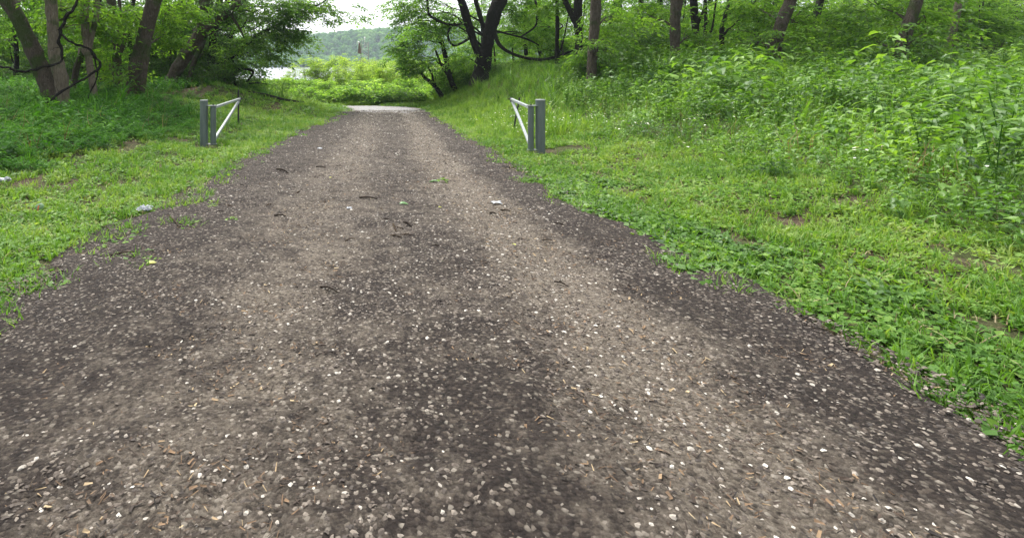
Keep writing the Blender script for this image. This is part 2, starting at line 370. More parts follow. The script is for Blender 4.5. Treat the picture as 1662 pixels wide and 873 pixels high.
def hill_z(X, Y):
    ridge = 46 + 5 * np.sin(X / 90 + .6) + 10 * (vnoise(X / 130 + 7, Y / 200, 31) - .5) - 26 * sstep(-120, -520, X) - 14 * sstep(150, 700, X)
    return LAKE_Z - 1 + ridge * sstep(742, 905, Y + 12 * np.sin(X / 60)) + 3 * sstep(735, 750, Y)
tag(grid_mesh('hill', np.linspace(-1400, 1500, 120), np.concatenate([np.linspace(732, 930, 50), np.linspace(960, 1500, 8)]), hill_z,
              simple('hill_floor', (.035, .06, .018), .95, 0, .4, .05)), kind='structure')

# ------------------------------------------------------------------ leaf and plant templates
def leaf_tpl(l=1.0, w=.5, fold=.12, droop=.15):
    V = np.array([[0, 0, 0], [l * .45, -w / 2, fold * l - droop * l * .2], [l, 0, -droop * l], [l * .45, w / 2, fold * l - droop * l * .2]], float)
    return V, np.array([[0, 1, 2], [0, 2, 3]])
def leaf6_tpl(l=1.0, w=.5, fold=.1, droop=.3):
    V = np.array([[0, 0, 0], [.3 * l, -w * .48, fold * l], [.3 * l, 0, .04 * l], [.3 * l, w * .48, fold * l], [.68 * l, -w * .36, fold * l * .7 - droop * l * .35],
                  [.68 * l, 0, -droop * l * .4], [.68 * l, w * .36, fold * l * .7 - droop * l * .35], [l, 0, -droop * l]], float)
    return V, np.array([[0, 1, 2], [0, 2, 3], [1, 4, 5], [1, 5, 2], [2, 5, 6], [2, 6, 3], [4, 7, 5], [5, 7, 6]])

def place(V, pos, yaw, pitch, roll=0.0, s=1.0):
    M = rotz(np.array(yaw)) @ roty(np.array(-pitch)) @ rotx(np.array(roll)); return (V * s) @ M.T + pos

def spray_tpl(seed, L=.8, nl=16, ls=.12, w=.5, droop=.25):
    """a leafy twig: a branching stem with leaves on both sides, its plane near level"""
    r = np.random.default_rng(seed); g = Geo()
    stems = [(np.zeros(3), 0.0, L)]
    for k in range(3):
        t = .25 + .22 * k; stems.append((np.array([L * t, 0, -droop * L * t * t]), (1 if k % 2 else -1) * r.uniform(.6, 1.0), L * r.uniform(.45, .65)))
    for (o, yaw, ln) in stems:
        d = np.array([math.cos(yaw), math.sin(yaw), 0])
        p = [o + d * ln * t + np.array([0, 0, -droop * ln * t * t]) for t in (0, .5, 1)]
        for a, b in zip(p[:-1], p[1:]):
            n = np.cross(b - a, [0, 0, 1]); n /= np.linalg.norm(n); wv = n * .006
            g.add([a - wv, a + wv, b + wv * .5, b - wv * .5], [[0, 1, 2], [0, 2, 3]], 1, .5)
        m = max(3, int(nl * ln / L / 2.2))
        for i in range(m):
            t = .2 + .8 * (i + r.uniform(0, .6)) / m; q = o + d * ln * t + np.array([0, 0, -droop * ln * t * t])
            s = ls * r.uniform(.7, 1.25); V, T = leaf_tpl(1, w * r.uniform(.85, 1.2), r.uniform(.02, .16), r.uniform(.05, .45))
            yw = yaw + (1 if i % 2 else -1) * r.uniform(.5, 1.3) if i < m - 1 else yaw
            g.add(place(V, q, yw, r.uniform(-.55, .3), r.uniform(-.6, .6), s), T, 0, r.uniform(-.22, .22))
    return np.concatenate(g.v), np.concatenate(g.f), np.concatenate(g.m), np.concatenate(g.a)
def fix(t):   # twig vertices keep var around 0; leaves their own offset
    return t
SPRAYS = [spray_tpl(s, .85, 14, .185, .46) for s in range(100, 107)]
SPRAYS_BIG = [spray_tpl(s, 1.1, 16, .22, .6) for s in range(120, 124)]
SPRAYS_SMALL = [spray_tpl(s, .65, 16, .135, .42) for s in range(140, 145)]

def rand_rot(n, pitch=(-.35, .25), yaw=None, spread=1.0):
    y = rng.uniform(0, 2 * pi, n) if yaw is None else yaw + rng.normal(0, spread, n)
    return rotz(y) @ roty(-rng.uniform(*pitch, n)) @ rotx(rng.normal(0, .25, n))

def foliage(g, blobs, centre, sprays=SPRAYS, var=(.5, .28), layer=.4, size=(.8, 1.3)):
    """blobs: rows of x, y, z, rx, ry, rz, n"""
    for b in blobs:
        c, rad, n = np.array(b[:3], float), np.array(b[3:6], float), int(b[6])
        d = rng.normal(size=(n, 3)); d /= np.linalg.norm(d, axis=1)[:, None]; p = c + d * rad * (rng.random(n) ** .42)[:, None]
        if layer: p[:, 2] = np.round((p[:, 2] + .12 * p[:, 0]) / layer) * layer - .12 * p[:, 0] + rng.normal(0, layer * .18, n)
        # thin it out in patches so that gaps open
        keep = vnoise(p[:, 0] * 1.1 + p[:, 1] * .6, p[:, 2] * 1.6, int(abs(c[0] * 7)) + 3) > .28
        p = p[keep]; n = len(p)
        yaw = np.arctan2(p[:, 1] - centre[1], p[:, 0] - centre[0]); R_ = rand_rot(n, (-.5, .2), yaw, .9)
        v = np.clip(rng.normal(var[0], var[1], n) + .35 * (vnoise(p[:, 0] * .7, p[:, 2] * .9, 41) - .5), 0, 1); s = rng.uniform(*size, n)
        k = rng.integers(0, len(sprays), n)
        for i in range(len(sprays)):
            q = k == i; g.inst(sprays[i], p[q], R_[q], s[q], v[q])

def limb(g, a, b, r0, r1=.012, sag=.12, rough=.06, nseg=6, mat=0):
    a, b = np.asarray(a, float), np.asarray(b, float); L = np.linalg.norm(b - a)
    pts = [np.append(a, r0)]
    for t in (.33, .66):
        j = rng.normal(0, .06 * L, 3); j[2] += sag * L * (t * (1 - t)) * 2; pts.append(np.append(a + (b - a) * t + j, r0 + (r1 - r0) * t ** .7))
    pts.append(np.append(b, r1)); tube(g, pts, nseg, 4, rough, mat)
    return np.array(pts)

# ------------------------------------------------------------------ trees with trunks you can trace in the photograph
def pix_path(rows):
    """rows: px, py, Y, width in px -> x, y, z, radius"""
    return [np.append(W(px, py, Y), w / 2 / F * Y) for px, py, Y, w in rows]

def hero(label, stems, blobs=(), bark=BARK, leaf=LEAF_DARK, limbs=(), crown_up=True, top=9.5, name='tree', sprays=SPRAYS, group=None, cat='tree', var=(.5, .22), up_n=20, up_r=2.6, back=0.0):
    """stems: list of pixel paths from the foot upwards, the first starts at the foot; it is sunk into the ground there"""
    main = pix_path(stems[0]); foot = main[0].copy(); gz = float(ground(foot[0], foot[1]))
    root = empty(name, (foot[0], foot[1], gz)); tag(root, label, cat, group)
    if foot[2] > gz - .1: main = [np.array([foot[0] + (foot[0] - main[1][0]) * .1, foot[1], gz - .25, foot[3] * 1.8]), np.array([foot[0], foot[1], max(gz + .16, foot[2]), foot[3] * 1.18])] + main[1:]
    g = Geo(); ups = []
    for i, st in enumerate(stems):
        p = main if i == 0 else pix_path(st)
        if crown_up and p[-1][2] > 3.0:                   # carry the stem on above the frame
            d = p[-1][:3] - p[-2][:3]; d /= np.linalg.norm(d); d = d * .8 + np.array([0, 0, .35]); d /= np.linalg.norm(d); e = p[-1]
            L = max(1.0, top - e[2])
            for t in (.35, .7, 1.0): p = p + [np.append(e[:3] + d * L * t + np.array([rng.normal(0, .12), rng.normal(0, .12), 0]) * L * .5 * t, e[3] * (1 - .8 * t))]
            ups.append(p[-1])
            for k in range(4):
                q = p[-3][:3] * (1 - k / 4) + p[-1][:3] * k / 4; a = rng.uniform(0, 2 * pi); limb(g, q, q + np.array([math.cos(a) * 2.2, math.sin(a) * 2.2, rng.uniform(.3, 1.4)]), e[3] * .4)
        tube(g, p, 18 if p[0][3] > .06 else 8, 8, .12 if p[0][3] > .06 else .08)
    bl = []
    for b in blobs:
        c = W(b[0], b[1], b[2] + back); bl.append([*c, *b[3:6], b[6] * 1.3])
        S = np.array(spline(main, 5)); d = np.linalg.norm(S[:, :3] - (c - [0, 0, .8]), axis=1) ; k = int(np.argmin(d))
        if len(b) < 8: limb(g, S[k, :3], c + np.array([0, 0, -.1]), min(S[k, 3] * .45, .07), .012, .15)
        for j in range(3):
            e = c + rng.normal(0, .5, 3) * np.array(b[3:6]); m = S[k, :3] * .45 + c * .55
            limb(g, m, e, .022, .006, .1, 0, 5)
    for st in limbs: tube(g, pix_path(st), 8, 6, .05)
    g.build('trunk', bark, root, smooth=True)
    gc = Geo()
    foliage(gc, bl, foot[:2], sprays, var)
    for u in ups: foliage(gc, [[u[0], u[1], u[2] - .3, up_r, up_r, 1.6, up_n]], foot[:2], SPRAYS_BIG, var, .6, (1.2, 1.8))
    if gc.n: gc.build('crown', [leaf, bark], root)
    return root

# left wood, near to far
hero('leaning mossy trunk behind the pale grey trunk at far left', [[(88, 172, 18.6, 26), (80, 148, 18.6, 25), (66, 112, 18.6, 25), (48, 72, 18.6, 24), (28, 30, 18.6, 22), (8, -8, 18.6, 21)]],
     [(40, 5, 20, 1.4, 1.2, .7, 44), (-30, 40, 20, 1.0, 1.4, .8, 36)], BARK, LEAF_DARK, back=1.6)
hero('pale grey straight trunk in front of the leaning mossy trunk', [[(107, 193, 17, 16), (104, 160, 17, 17), (98, 122, 17, 21), (88, 88, 17, 18), (85, 45, 17, 17), (82, -8, 17, 17)]],
     [(112, 5, 16.6, .9, 1, .4, 26), (118, 30, 18, 1.2, 1, .7, 36)], BARK_PALE, LEAF_MID, back=1.4)
hero('slim pale forked trunk right of the twisted vine', [[(157, 180, 19, 11), (152, 150, 19, 11), (146, 112, 19, 11), (141, 75, 19, 11), (138, 40, 19, 12), (139, -8, 19, 13)], [(144, 88, 19, 7), (150, 55, 19, 8), (157, 20, 19, 8), (157, -8, 19, 7)]],
     [(160, 28, 19, 1.4, 1.2, .7, 55), (150, 75, 20, 1.0, 1, .5, 26)], BARK_PALE, LEAF_MID, back=1.4)
hero('slim brown trunk curving behind the slim pale forked trunk', [[(118, 168, 22, 10), (119, 140, 22, 10), (124, 110, 22, 9), (136, 80, 22, 8), (150, 40, 22, 7), (158, -5, 22, 7)]],
     [(120, 60, 22, 1.2, 1.2, .7, 40)], BARK, LEAF_DARK, back=1.6)
hero('dark straight trunk with leafy side shoots left of the thickest trunk', [[(193, 165, 24, 17), (191, 130, 24, 15), (189, 85, 24, 13), (185, 45, 24, 14), (180, -8, 24, 14)], [(190, 100, 24, 7), (203, 60, 24, 7), (196, 25, 24, 5), (192, -5, 24, 5)]],
     [(176, 100, 23.4, .8, .8, .9, 40), (206, 135, 22.4, .6, .6, .5, 22), (178, 20, 24, 1.4, 1.2, .7, 48)], BARK, LEAF_MID, back=1.8)
hero('thickest tree trunk of the left wood leaning towards the road', [[(219, 166, 21, 27), (221, 135, 21, 26), (226, 100, 21, 26), (233, 70, 21, 24), (241, 35, 21, 23), (251, -8, 21, 23)], [(228, 152, 20.8, 12), (234, 110, 20.8, 12), (240, 70, 20.9, 10), (244, 40, 21, 8)]],
     [(262, 55, 21.5, 1.0, 1.0, .7, 40), (205, 112, 18.7, .35, .4, .4, 9), (228, 20, 20, 1.2, 1, .5, 30), (285, 15, 22, 1.4, 1.2, .6, 46)], BARK, LEAF_MID, back=1.8)
hero('curved grey trunk forking into a long limb over the mound', [[(276, 148, 28, 20), (280, 128, 28, 19), (291, 108, 28, 20), (306, 84, 28, 20), (322, 58, 28, 19), (330, 35, 28, 17), (332, -8, 28, 16)], [(325, 52, 28, 15), (348, 36, 28, 13), (372, 20, 28, 12), (398, -5, 28, 10), (420, -25, 28, 8)]],
     [(420, 20, 27, 1.8, 1.6, .8, 90), (370, 55, 29, 1.6, 1.5, .8, 70), (310, 30, 28.5, 1.6, 1.5, .8, 55), (455, 35, 28, 1.5, 1.4, .9, 70), (345, 15, 27, 1.4, 1.2, .6, 46)], BARK, LEAF_DARK, back=1.2, limbs=
     [[(372, 20, 28, 7), (388, 45, 28, 4), (396, 62, 28, 2)]])
hero('upright dark trunk behind the curved grey trunk', [[(342, 112, 33, 13), (343, 90, 33, 12), (346, 60, 33, 12), (352, 30, 33, 11), (358, -6, 33, 10)], [(350, 112, 33, 9), (380, 92, 32, 7), (412, 62, 31, 6), (455, 38, 30, 4), (500, 15, 30, 3), (528, 2, 30, 2)]],
     [(430, 60, 31, 1.8, 1.6, .9, 100), (490, 22, 30, 1.5, 1.4, .7, 75), (395, 85, 31, 1.5, 1.4, .9, 90), (490, 55, 30, .8, .9, .7, 34), (515, 8, 30, .8, .8, .35, 20), (440, 88, 30, .9, 1.2, .5, 34), (435, 8, 29, 1.5, 1.3, .7, 70), (478, 2, 30, 1.3, 1.1, .5, 50), (465, 55, 30, 1.2, 1.1, .6, 45), (525, 28, 29.5, .6, .6, .3, 14, 1), (570, 22, 29, .9, .6, .18, 12, 1)], BARK_BLACK, LEAF_MID)
hero('small leaning trunk at the foot of the dark hillside bush', [[(306, 148, 30, 10), (309, 125, 30, 9), (316, 100, 30, 8), (330, 70, 30, 7), (340, 30, 30, 6), (345, -5, 30, 5)]],
     [(325, 85, 31, 1.4, 1.2, .9, 60)], BARK, LEAF_DARK, back=1.6)

# right wood
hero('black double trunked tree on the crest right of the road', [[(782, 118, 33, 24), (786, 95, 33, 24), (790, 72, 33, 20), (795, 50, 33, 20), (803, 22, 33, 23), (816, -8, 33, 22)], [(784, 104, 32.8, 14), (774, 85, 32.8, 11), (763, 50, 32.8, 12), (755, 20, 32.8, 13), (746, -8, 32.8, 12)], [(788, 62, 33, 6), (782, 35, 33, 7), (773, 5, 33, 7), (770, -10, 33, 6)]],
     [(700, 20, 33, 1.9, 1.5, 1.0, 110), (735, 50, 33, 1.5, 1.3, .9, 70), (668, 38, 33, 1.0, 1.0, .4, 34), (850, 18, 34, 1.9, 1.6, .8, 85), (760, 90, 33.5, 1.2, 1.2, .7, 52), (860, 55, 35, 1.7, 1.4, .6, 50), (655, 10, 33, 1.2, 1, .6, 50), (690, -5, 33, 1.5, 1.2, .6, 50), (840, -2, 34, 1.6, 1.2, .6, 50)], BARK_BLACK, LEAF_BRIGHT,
     [[(800, 42, 33, 7), (805, 62, 32.6, 7), (812, 75, 32.2, 6), (828, 86, 32, 5), (852, 94, 31.8, 5), (880, 97, 31.6, 5), (905, 92, 31.5, 5), (925, 84, 31.4, 4), (945, 73, 31.3, 3)],
      [(765, 60, 32.8, 5), (750, 70, 32.5, 4), (736, 74, 32.4, 4), (728, 64, 32.3, 4), (728, 50, 32.3, 4), (738, 38, 32.3, 3)],
      [(758, 38, 32.8, 5), (735, 41, 32.3, 4), (715, 36, 32.2, 4), (697, 25, 32, 4), (694, 8, 32, 4), (693, -8, 32, 3)],
      [(802, 50, 33, 4), (830, 57, 33, 3), (855, 64, 33, 3), (875, 74, 33, 2)], [(846, 60, 33, 3), (868, 44, 33, 3), (872, 25, 33, 4), (868, -5, 33, 4)]], sprays=SPRAYS)
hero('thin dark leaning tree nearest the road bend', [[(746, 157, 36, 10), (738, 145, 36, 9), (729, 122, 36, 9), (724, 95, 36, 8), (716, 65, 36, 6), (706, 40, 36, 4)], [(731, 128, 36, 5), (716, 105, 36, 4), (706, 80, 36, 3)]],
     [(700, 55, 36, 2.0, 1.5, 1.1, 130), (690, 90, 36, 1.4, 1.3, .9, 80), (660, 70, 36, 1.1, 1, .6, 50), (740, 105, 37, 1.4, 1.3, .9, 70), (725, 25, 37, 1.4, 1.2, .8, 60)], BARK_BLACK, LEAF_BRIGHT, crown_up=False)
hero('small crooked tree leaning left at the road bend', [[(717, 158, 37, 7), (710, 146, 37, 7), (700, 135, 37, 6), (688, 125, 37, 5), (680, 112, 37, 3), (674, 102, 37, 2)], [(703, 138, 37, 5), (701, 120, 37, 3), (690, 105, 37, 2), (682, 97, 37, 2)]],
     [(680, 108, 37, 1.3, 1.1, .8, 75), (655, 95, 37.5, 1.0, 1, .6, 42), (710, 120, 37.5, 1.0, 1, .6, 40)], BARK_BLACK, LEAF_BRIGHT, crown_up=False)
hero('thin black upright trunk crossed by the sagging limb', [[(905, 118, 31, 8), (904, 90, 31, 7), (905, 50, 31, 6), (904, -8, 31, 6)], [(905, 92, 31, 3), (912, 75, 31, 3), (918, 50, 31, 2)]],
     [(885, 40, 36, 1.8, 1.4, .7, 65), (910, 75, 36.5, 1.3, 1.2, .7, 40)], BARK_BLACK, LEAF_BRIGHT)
hero('dark forked trunk just left of the ridged brown trunk', [[(937, 135, 28, 13), (938, 100, 28, 12), (940, 70, 28, 12), (938, 40, 28, 13), (938, -8, 28, 12)], [(938, 45, 28, 11), (928, 25, 28, 9), (915, -6, 28, 8)]],
     [(950, 62, 29.5, .9, .9, .6, 30), (905, 5, 29.5, 1.2, 1.2, .5, 36), (950, 112, 29, .6, .7, .5, 20)], BARK_BLACK, LEAF_MID)
hero('straight brown trunk with ridged bark beside the right bank weeds', [[(960, 140, 23, 15), (961, 110, 23, 15), (963, 70, 23, 15), (965, 35, 23, 15.5), (967, -8, 23, 16)]],
     [(965, 72, 22.6, .7, .6, .25, 14), (1000, 25, 23.5, 1.5, 1.2, .6, 46), (985, 60, 23.5, .9, .9, .7, 30)], BARK_RIDGED, LEAF_MID)
hero('grey brown trunk rising out of tall weeds on the right bank', [[(1097, 112, 25, 14), (1096, 85, 25, 14), (1096, 50, 25, 15), (1097, 20, 25, 16), (1099, -8, 25, 17)]],
     [(1060, 25, 26, 1.6, 1.3, .7, 55), (1120, 55, 26, 1.0, 1, .6, 32), (1080, 90, 26, .9, .9, .6, 30)], BARK_RIDGED, LEAF_MID)
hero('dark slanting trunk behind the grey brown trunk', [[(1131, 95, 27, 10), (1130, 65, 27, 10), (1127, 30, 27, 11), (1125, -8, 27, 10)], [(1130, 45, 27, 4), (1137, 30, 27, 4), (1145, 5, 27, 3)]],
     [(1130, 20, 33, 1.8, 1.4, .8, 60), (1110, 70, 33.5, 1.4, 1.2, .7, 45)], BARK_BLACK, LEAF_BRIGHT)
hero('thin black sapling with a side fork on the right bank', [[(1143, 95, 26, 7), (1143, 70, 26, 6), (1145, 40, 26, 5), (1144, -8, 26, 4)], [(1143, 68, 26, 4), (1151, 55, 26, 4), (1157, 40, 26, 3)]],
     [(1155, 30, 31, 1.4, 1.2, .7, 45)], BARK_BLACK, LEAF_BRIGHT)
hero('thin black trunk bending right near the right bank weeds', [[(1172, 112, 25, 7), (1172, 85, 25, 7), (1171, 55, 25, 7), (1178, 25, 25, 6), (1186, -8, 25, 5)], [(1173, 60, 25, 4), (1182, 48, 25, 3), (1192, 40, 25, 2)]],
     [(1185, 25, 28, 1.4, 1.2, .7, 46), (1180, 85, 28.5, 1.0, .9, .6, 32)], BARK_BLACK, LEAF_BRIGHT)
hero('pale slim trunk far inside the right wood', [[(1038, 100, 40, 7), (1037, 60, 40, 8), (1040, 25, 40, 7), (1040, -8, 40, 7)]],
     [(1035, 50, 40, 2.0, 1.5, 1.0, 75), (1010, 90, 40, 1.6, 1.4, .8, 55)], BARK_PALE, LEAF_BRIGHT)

for px, Y, w, lean in ((22, 33, 8, 5), (168, 29, 8, -4), (207, 31, 7, 6), (262, 34, 9, 3), (300, 36, 8, -5), (372, 37, 8, 4), (128, 36, 9, 2), (60, 38, 8, -3)):
    zb = float(ground((px - CX) / F * Y, Y)); pb = CY + (EYE - zb) / Y * F
    hero('thin dark trunk deep in the left wood', [[(px, pb, Y, w), (px + lean, pb - 40, Y, w * .9), (px + lean * .5, 40, Y, w * .85), (px + lean * 2, -8, Y, w * .8)]],
         [(px + 12, 30, Y, 1.3, 1.1, .6, 40), (px - 14, 62, Y + .5, 1.2, 1.1, .6, 36)], BARK_BLACK if w < 9 else BARK, LEAF_MID, group='thin trunks deep in the left wood', up_n=8)
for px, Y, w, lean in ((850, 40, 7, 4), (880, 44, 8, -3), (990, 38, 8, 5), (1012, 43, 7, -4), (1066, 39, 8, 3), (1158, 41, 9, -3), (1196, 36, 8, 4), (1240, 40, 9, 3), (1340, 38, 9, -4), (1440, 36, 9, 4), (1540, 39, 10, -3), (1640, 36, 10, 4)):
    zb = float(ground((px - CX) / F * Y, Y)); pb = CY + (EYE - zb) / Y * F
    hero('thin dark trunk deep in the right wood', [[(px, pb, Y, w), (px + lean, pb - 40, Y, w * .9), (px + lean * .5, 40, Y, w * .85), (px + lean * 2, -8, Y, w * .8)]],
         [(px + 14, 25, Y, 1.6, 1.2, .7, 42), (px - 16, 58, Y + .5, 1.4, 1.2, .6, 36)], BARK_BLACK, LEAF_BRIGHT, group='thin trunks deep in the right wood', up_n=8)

# the wood goes on to the right, up the bank
for lab, px, Y, w, bk in (('broad ridged trunk on the far right of the bank', 1262, 22, 19, BARK_RIDGED), ('dark upright trunk on the far right of the bank', 1318, 28, 12, BARK_BLACK),
                          ('grey trunk among weeds at the right end of the bank', 1468, 20, 17, BARK), ('pale slim trunk at the right end of the bank', 1545, 25, 10, BARK_PALE)):
    x = (px - CX) / F * Y; zb = float(ground(x, Y)); pyb = CY + (EYE - zb) / Y * F
    hero(lab, [[(px, pyb, Y, w), (px - 5, pyb - 35, Y, w), (px + w * .3, pyb - 75, Y, w * .9), (px + w * 1.3, -8, Y, w * .85)]],
         [(px - 30, 10, Y + 1, 1.6, 1.3, .7, 55), (px + 35, 35, Y + 1, 1.4, 1.2, .7, 50), (px + 8, 60, Y - .5, .9, .7, .6, 22), (px - 50, 60, Y + 1.5, 1.2, 1, .6, 34)], bk, LEAF_MID)

# ------------------------------------------------------------------ young trees and shrubs, copied
def young_tree(name, leaf, H=7.5, seed=0, n=1, spread=1.5, bark=BARK_BLACK, sprays=SPRAYS, low=1.0, lab='', grp='', cat='tree', dens=1.0):
    root = empty(name, (0, 0, 0)); tag(root, lab, cat, grp)
    g = Geo(); bl = []
    for s in range(n):
        a = rng.uniform(0, 2 * pi); lean = rng.uniform(.02, .14); d = np.array([math.cos(a) * lean, math.sin(a) * lean, 1])
        b0 = np.array([rng.normal(0, .12), rng.normal(0, .12), -.3]) * (1 if n > 1 else .3); b0[2] = -.3
        pts = [np.append(b0 + d * H * t + np.array([rng.normal(0, .1), rng.normal(0, .1), 0]) * (t > 0), .009 * H * (1 - .85 * t) + .008) for t in (0, .25, .5, .75, 1)]
        tube(g, pts, 7, 5, .06)
        S = np.array(pts)
        for k in range(int(9 / max(1, n * .7))):
            z = low + (H - low) * (k + rng.random()) / (9 / max(1, n * .7)); c = np.array([np.interp(z, S[:, 2], S[:, 0]), np.interp(z, S[:, 2], S[:, 1]), z])
            aa = rng.uniform(0, 2 * pi); rr = spread * rng.uniform(.35, 1.0) * (1.1 - .6 * z / H); e = c + np.array([math.cos(aa) * rr, math.sin(aa) * rr, rng.uniform(.1, .6)])
            limb(g, c, e, .02, .006); bl.append([*e, spread * .75, spread * .75, .55, 34 * dens])
    g.build('trunk', bark, root, smooth=True)
    gc = Geo(); foliage(gc, bl, (0, 0), sprays, (.5, .24), .35); gc.build('crown', [leaf, bark], root); return root

def shrub(name, leaf, H=1.8, r=1.1, lab='', grp='', n=150, sprays=SPRAYS_SMALL, upright=False, cat='shrub', size=(.7, 1.15)):
    root = empty(name, (0, 0, 0)); tag(root, lab, cat, grp)
    g = Geo(); gc = Geo()
    for k in range(9):
        a = rng.uniform(0, 2 * pi); q = r * rng.uniform(.2, .8) * (.4 if upright else 1); tube(g, [[0, 0, -.15, .016], [math.cos(a) * q * .4, math.sin(a) * q * .4, H * .45, .011], [math.cos(a) * q, math.sin(a) * q, H * rng.uniform(.7, .95), .005]], 5, 4)
    g.build('stems', BARK, root)
    bl = [[0, 0, H * .5, r * .8, r * .8, H * .42, n]]
    for k in range(5):
        a = rng.uniform(0, 2 * pi); bl.append([math.cos(a) * r * .6, math.sin(a) * r * .6, H * rng.uniform(.3, .85), r * .5, r * .5, H * .22, n * .3])
    if upright: bl = [[rng.normal(0, r * .5 * (1.1 - z)), rng.normal(0, r * .5 * (1.1 - z)), H * z, r * .6 * (1.2 - z), r * .6 * (1.2 - z), H * .15, n * .3 * (1.15 - z)] for z in (.15, .3, .45, .55, .65, .75, .85, .93)]
    foliage(gc, bl, (0, 0), sprays, (.5, .25), 0 if upright else .22, size); gc.build('foliage', [leaf, BARK], root); return root

def put(proto, first, x, y, s=1.0, rz=None, lab=None, grp=None, dz=0.0):
    o = proto if first else copy_tree(proto)
    o.location = (x, y, float(ground(x, y)) + dz); o.rotation_euler = (0, 0, rng.uniform(0, 2 * pi) if rz is None else rz); o.scale = (s, s, s * rng.uniform(.92, 1.08))
    if lab: o['label'] = lab
    if grp: o['group'] = grp
    return o

def many(protos, spots, lab, grp, s=(.85, 1.2)):
    for i, (x, y) in enumerate(spots):
        p = protos[i % len(protos)]; put(p, i < len(protos), x, y, rng.uniform(*s), None, lab, grp)

def spots_px(n, px0, px1, y0, y1, dmin=1.3, ok=None):
    out = []
    for _ in range(6000):
        if len(out) >= n: break
        Y = rng.uniform(y0, y1); px = rng.uniform(px0, px1); x = (px - CX) / F * Y
        if ok and not ok(px, Y, x): continue
        if all((x - a) ** 2 + (Y - b) ** 2 > dmin ** 2 for a, b in out): out.append((x, Y))
    return out

yt_d = [young_tree('young_tree', LEAF_DARK, 7.0, k, 1, 1.5, dens=.6) for k in range(3)]
many(yt_d, spots_px(52, -140, 375, 32, 52, 1.7, lambda px, Y, x: px > 70 or Y > 42), 'slender leafy young tree in the shade behind the left trunks', 'young trees in the left wood')
yt_y = [young_tree('young_tree', LEAF_YELLOW, 6.5, k, 1, 1.6) for k in range(2)]
many(yt_y, spots_px(26, -250, 330, 46, 58, 1.8), 'bright yellow green young tree beyond the far left trunks', 'bright young trees beyond the left wood')
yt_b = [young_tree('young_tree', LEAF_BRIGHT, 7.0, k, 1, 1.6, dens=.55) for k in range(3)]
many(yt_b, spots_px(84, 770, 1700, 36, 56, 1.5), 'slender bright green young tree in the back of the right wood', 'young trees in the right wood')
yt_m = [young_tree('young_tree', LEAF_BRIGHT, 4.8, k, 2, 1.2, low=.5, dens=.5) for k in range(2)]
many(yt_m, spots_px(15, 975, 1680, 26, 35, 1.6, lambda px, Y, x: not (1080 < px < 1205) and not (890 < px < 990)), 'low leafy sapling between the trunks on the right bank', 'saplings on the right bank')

sh_d = [shrub('woodland_shrub', LEAF_DARK, 2.0, 1.3, n=110) for k in range(3)]
many(sh_d, [(W(p, 0, Y)[0], Y) for p, Y in ((330, 31), (350, 30), (372, 30.5), (388, 31.5), (362, 32.5), (300, 33))], 'dark dense bush on the mound behind the left gate', 'dark bushes on the left mound', (.75, 1.0))
many([copy_tree(s) for s in sh_d], spots_px(26, -150, 300, 31, 42, 1.6), 'shady leafy bush on the floor of the left wood', 'bushes in the left wood')
sh_b = [shrub('lakeside_shrub', LEAF_LAKE, 1.9, 1.4, n=150, sprays=SPRAYS) for k in range(3)]
sh_g = [shrub('knotweed_shrub', LEAF_LAKE, 1.25, 1.2, n=150, sprays=SPRAYS, size=(.8, 1.2)) for k in range(2)]
many(sh_g, [(W(p, 0, Y)[0], Y) for p, Y in ((500, 39), (530, 40), (560, 39.5), (590, 39), (617, 38.5), (645, 38.7), (668, 39.5), (690, 40))], 'low broad leaved bush at the end of the road', 'low bushes closing the road end', (.9, 1.1))
many([copy_tree(q_) for q_ in sh_b], [(W(p, 0, Y)[0], Y) for p, Y in ((402, 43), (420, 44.5), (436, 43.5), (452, 45.5), (468, 44), (486, 45), (428, 47), (460, 48))], 'low bright bush in front of the open lake water', 'bushes in front of the open water', (.8, 1.0))
many(sh_b, spots_px(52, 420, 740, 41.5, 53, 1.05, lambda px, Y, x: px > 475 or Y < 44.5), 'bright green bush between the road end and the lake', 'lakeside bushes', (.85, 1.15))
sh_y = [shrub('willow_sapling', LEAF_YELLOW, 3.7, 1.5, n=200, sprays=SPRAYS_SMALL, upright=True, cat='sapling') for k in range(3)]
for i, (px, Y, s, lab) in enumerate(((512, 50, 1.22, 'tallest yellow green willow sapling in front of the lake'), (497, 50.5, 1.05, 'yellow green willow sapling touching the tallest one on its left'), (480, 51, .9, 'shorter yellow green willow sapling second to the left of the tallest one'),
                                    (524, 49.5, 1.0, 'yellow green willow sapling touching the tallest one on its right'))):
    put(sh_y[i % 3], i < 3, W(px, 0, Y)[0], Y, s, None, lab, 'willow saplings by the lake')
many([copy_tree(s) for s in sh_y], spots_px(44, 545, 735, 44.5, 54, .85), 'smaller pale willow sapling among the lakeside bushes', 'small willow saplings by the lake', (.65, 1.12))
many([copy_tree(s) for s in sh_b], spots_px(24, 730, 1000, 36, 48, 1.4), 'bright bush behind the crest of the right bank', 'bushes behind the right bank')
sh_r = [shrub('woodland_shrub', LEAF_MID, 1.5, 1.1, n=80, sprays=SPRAYS) for k in range(2)]
many(sh_r, spots_px(26, 960, 1690, 23.5, 34, 1.4), 'leafy bush under the trunks on the right bank', 'bushes on the right bank')
many([copy_tree(q_) for q_ in sh_d], [(W(p, 0, Y)[0], Y) for p, Y in ((1005, 29), (1028, 31), (1050, 29.5), (1072, 32), (1018, 33), (1232, 30), (1300, 32), (1420, 30))], 'dark tall bush between the ridged trunks of the right wood', 'dark bushes in the right wood', (1.1, 1.5))
many([copy_tree(sh_d[0])], [(W(795, 0, 34)[0], 33.6), (W(770, 0, 34)[0], 34), (W(815, 0, 34)[0], 34.2)], 'dark low bush at the foot of the black double trunk', 'bushes under the black double trunk', (.5, .65))

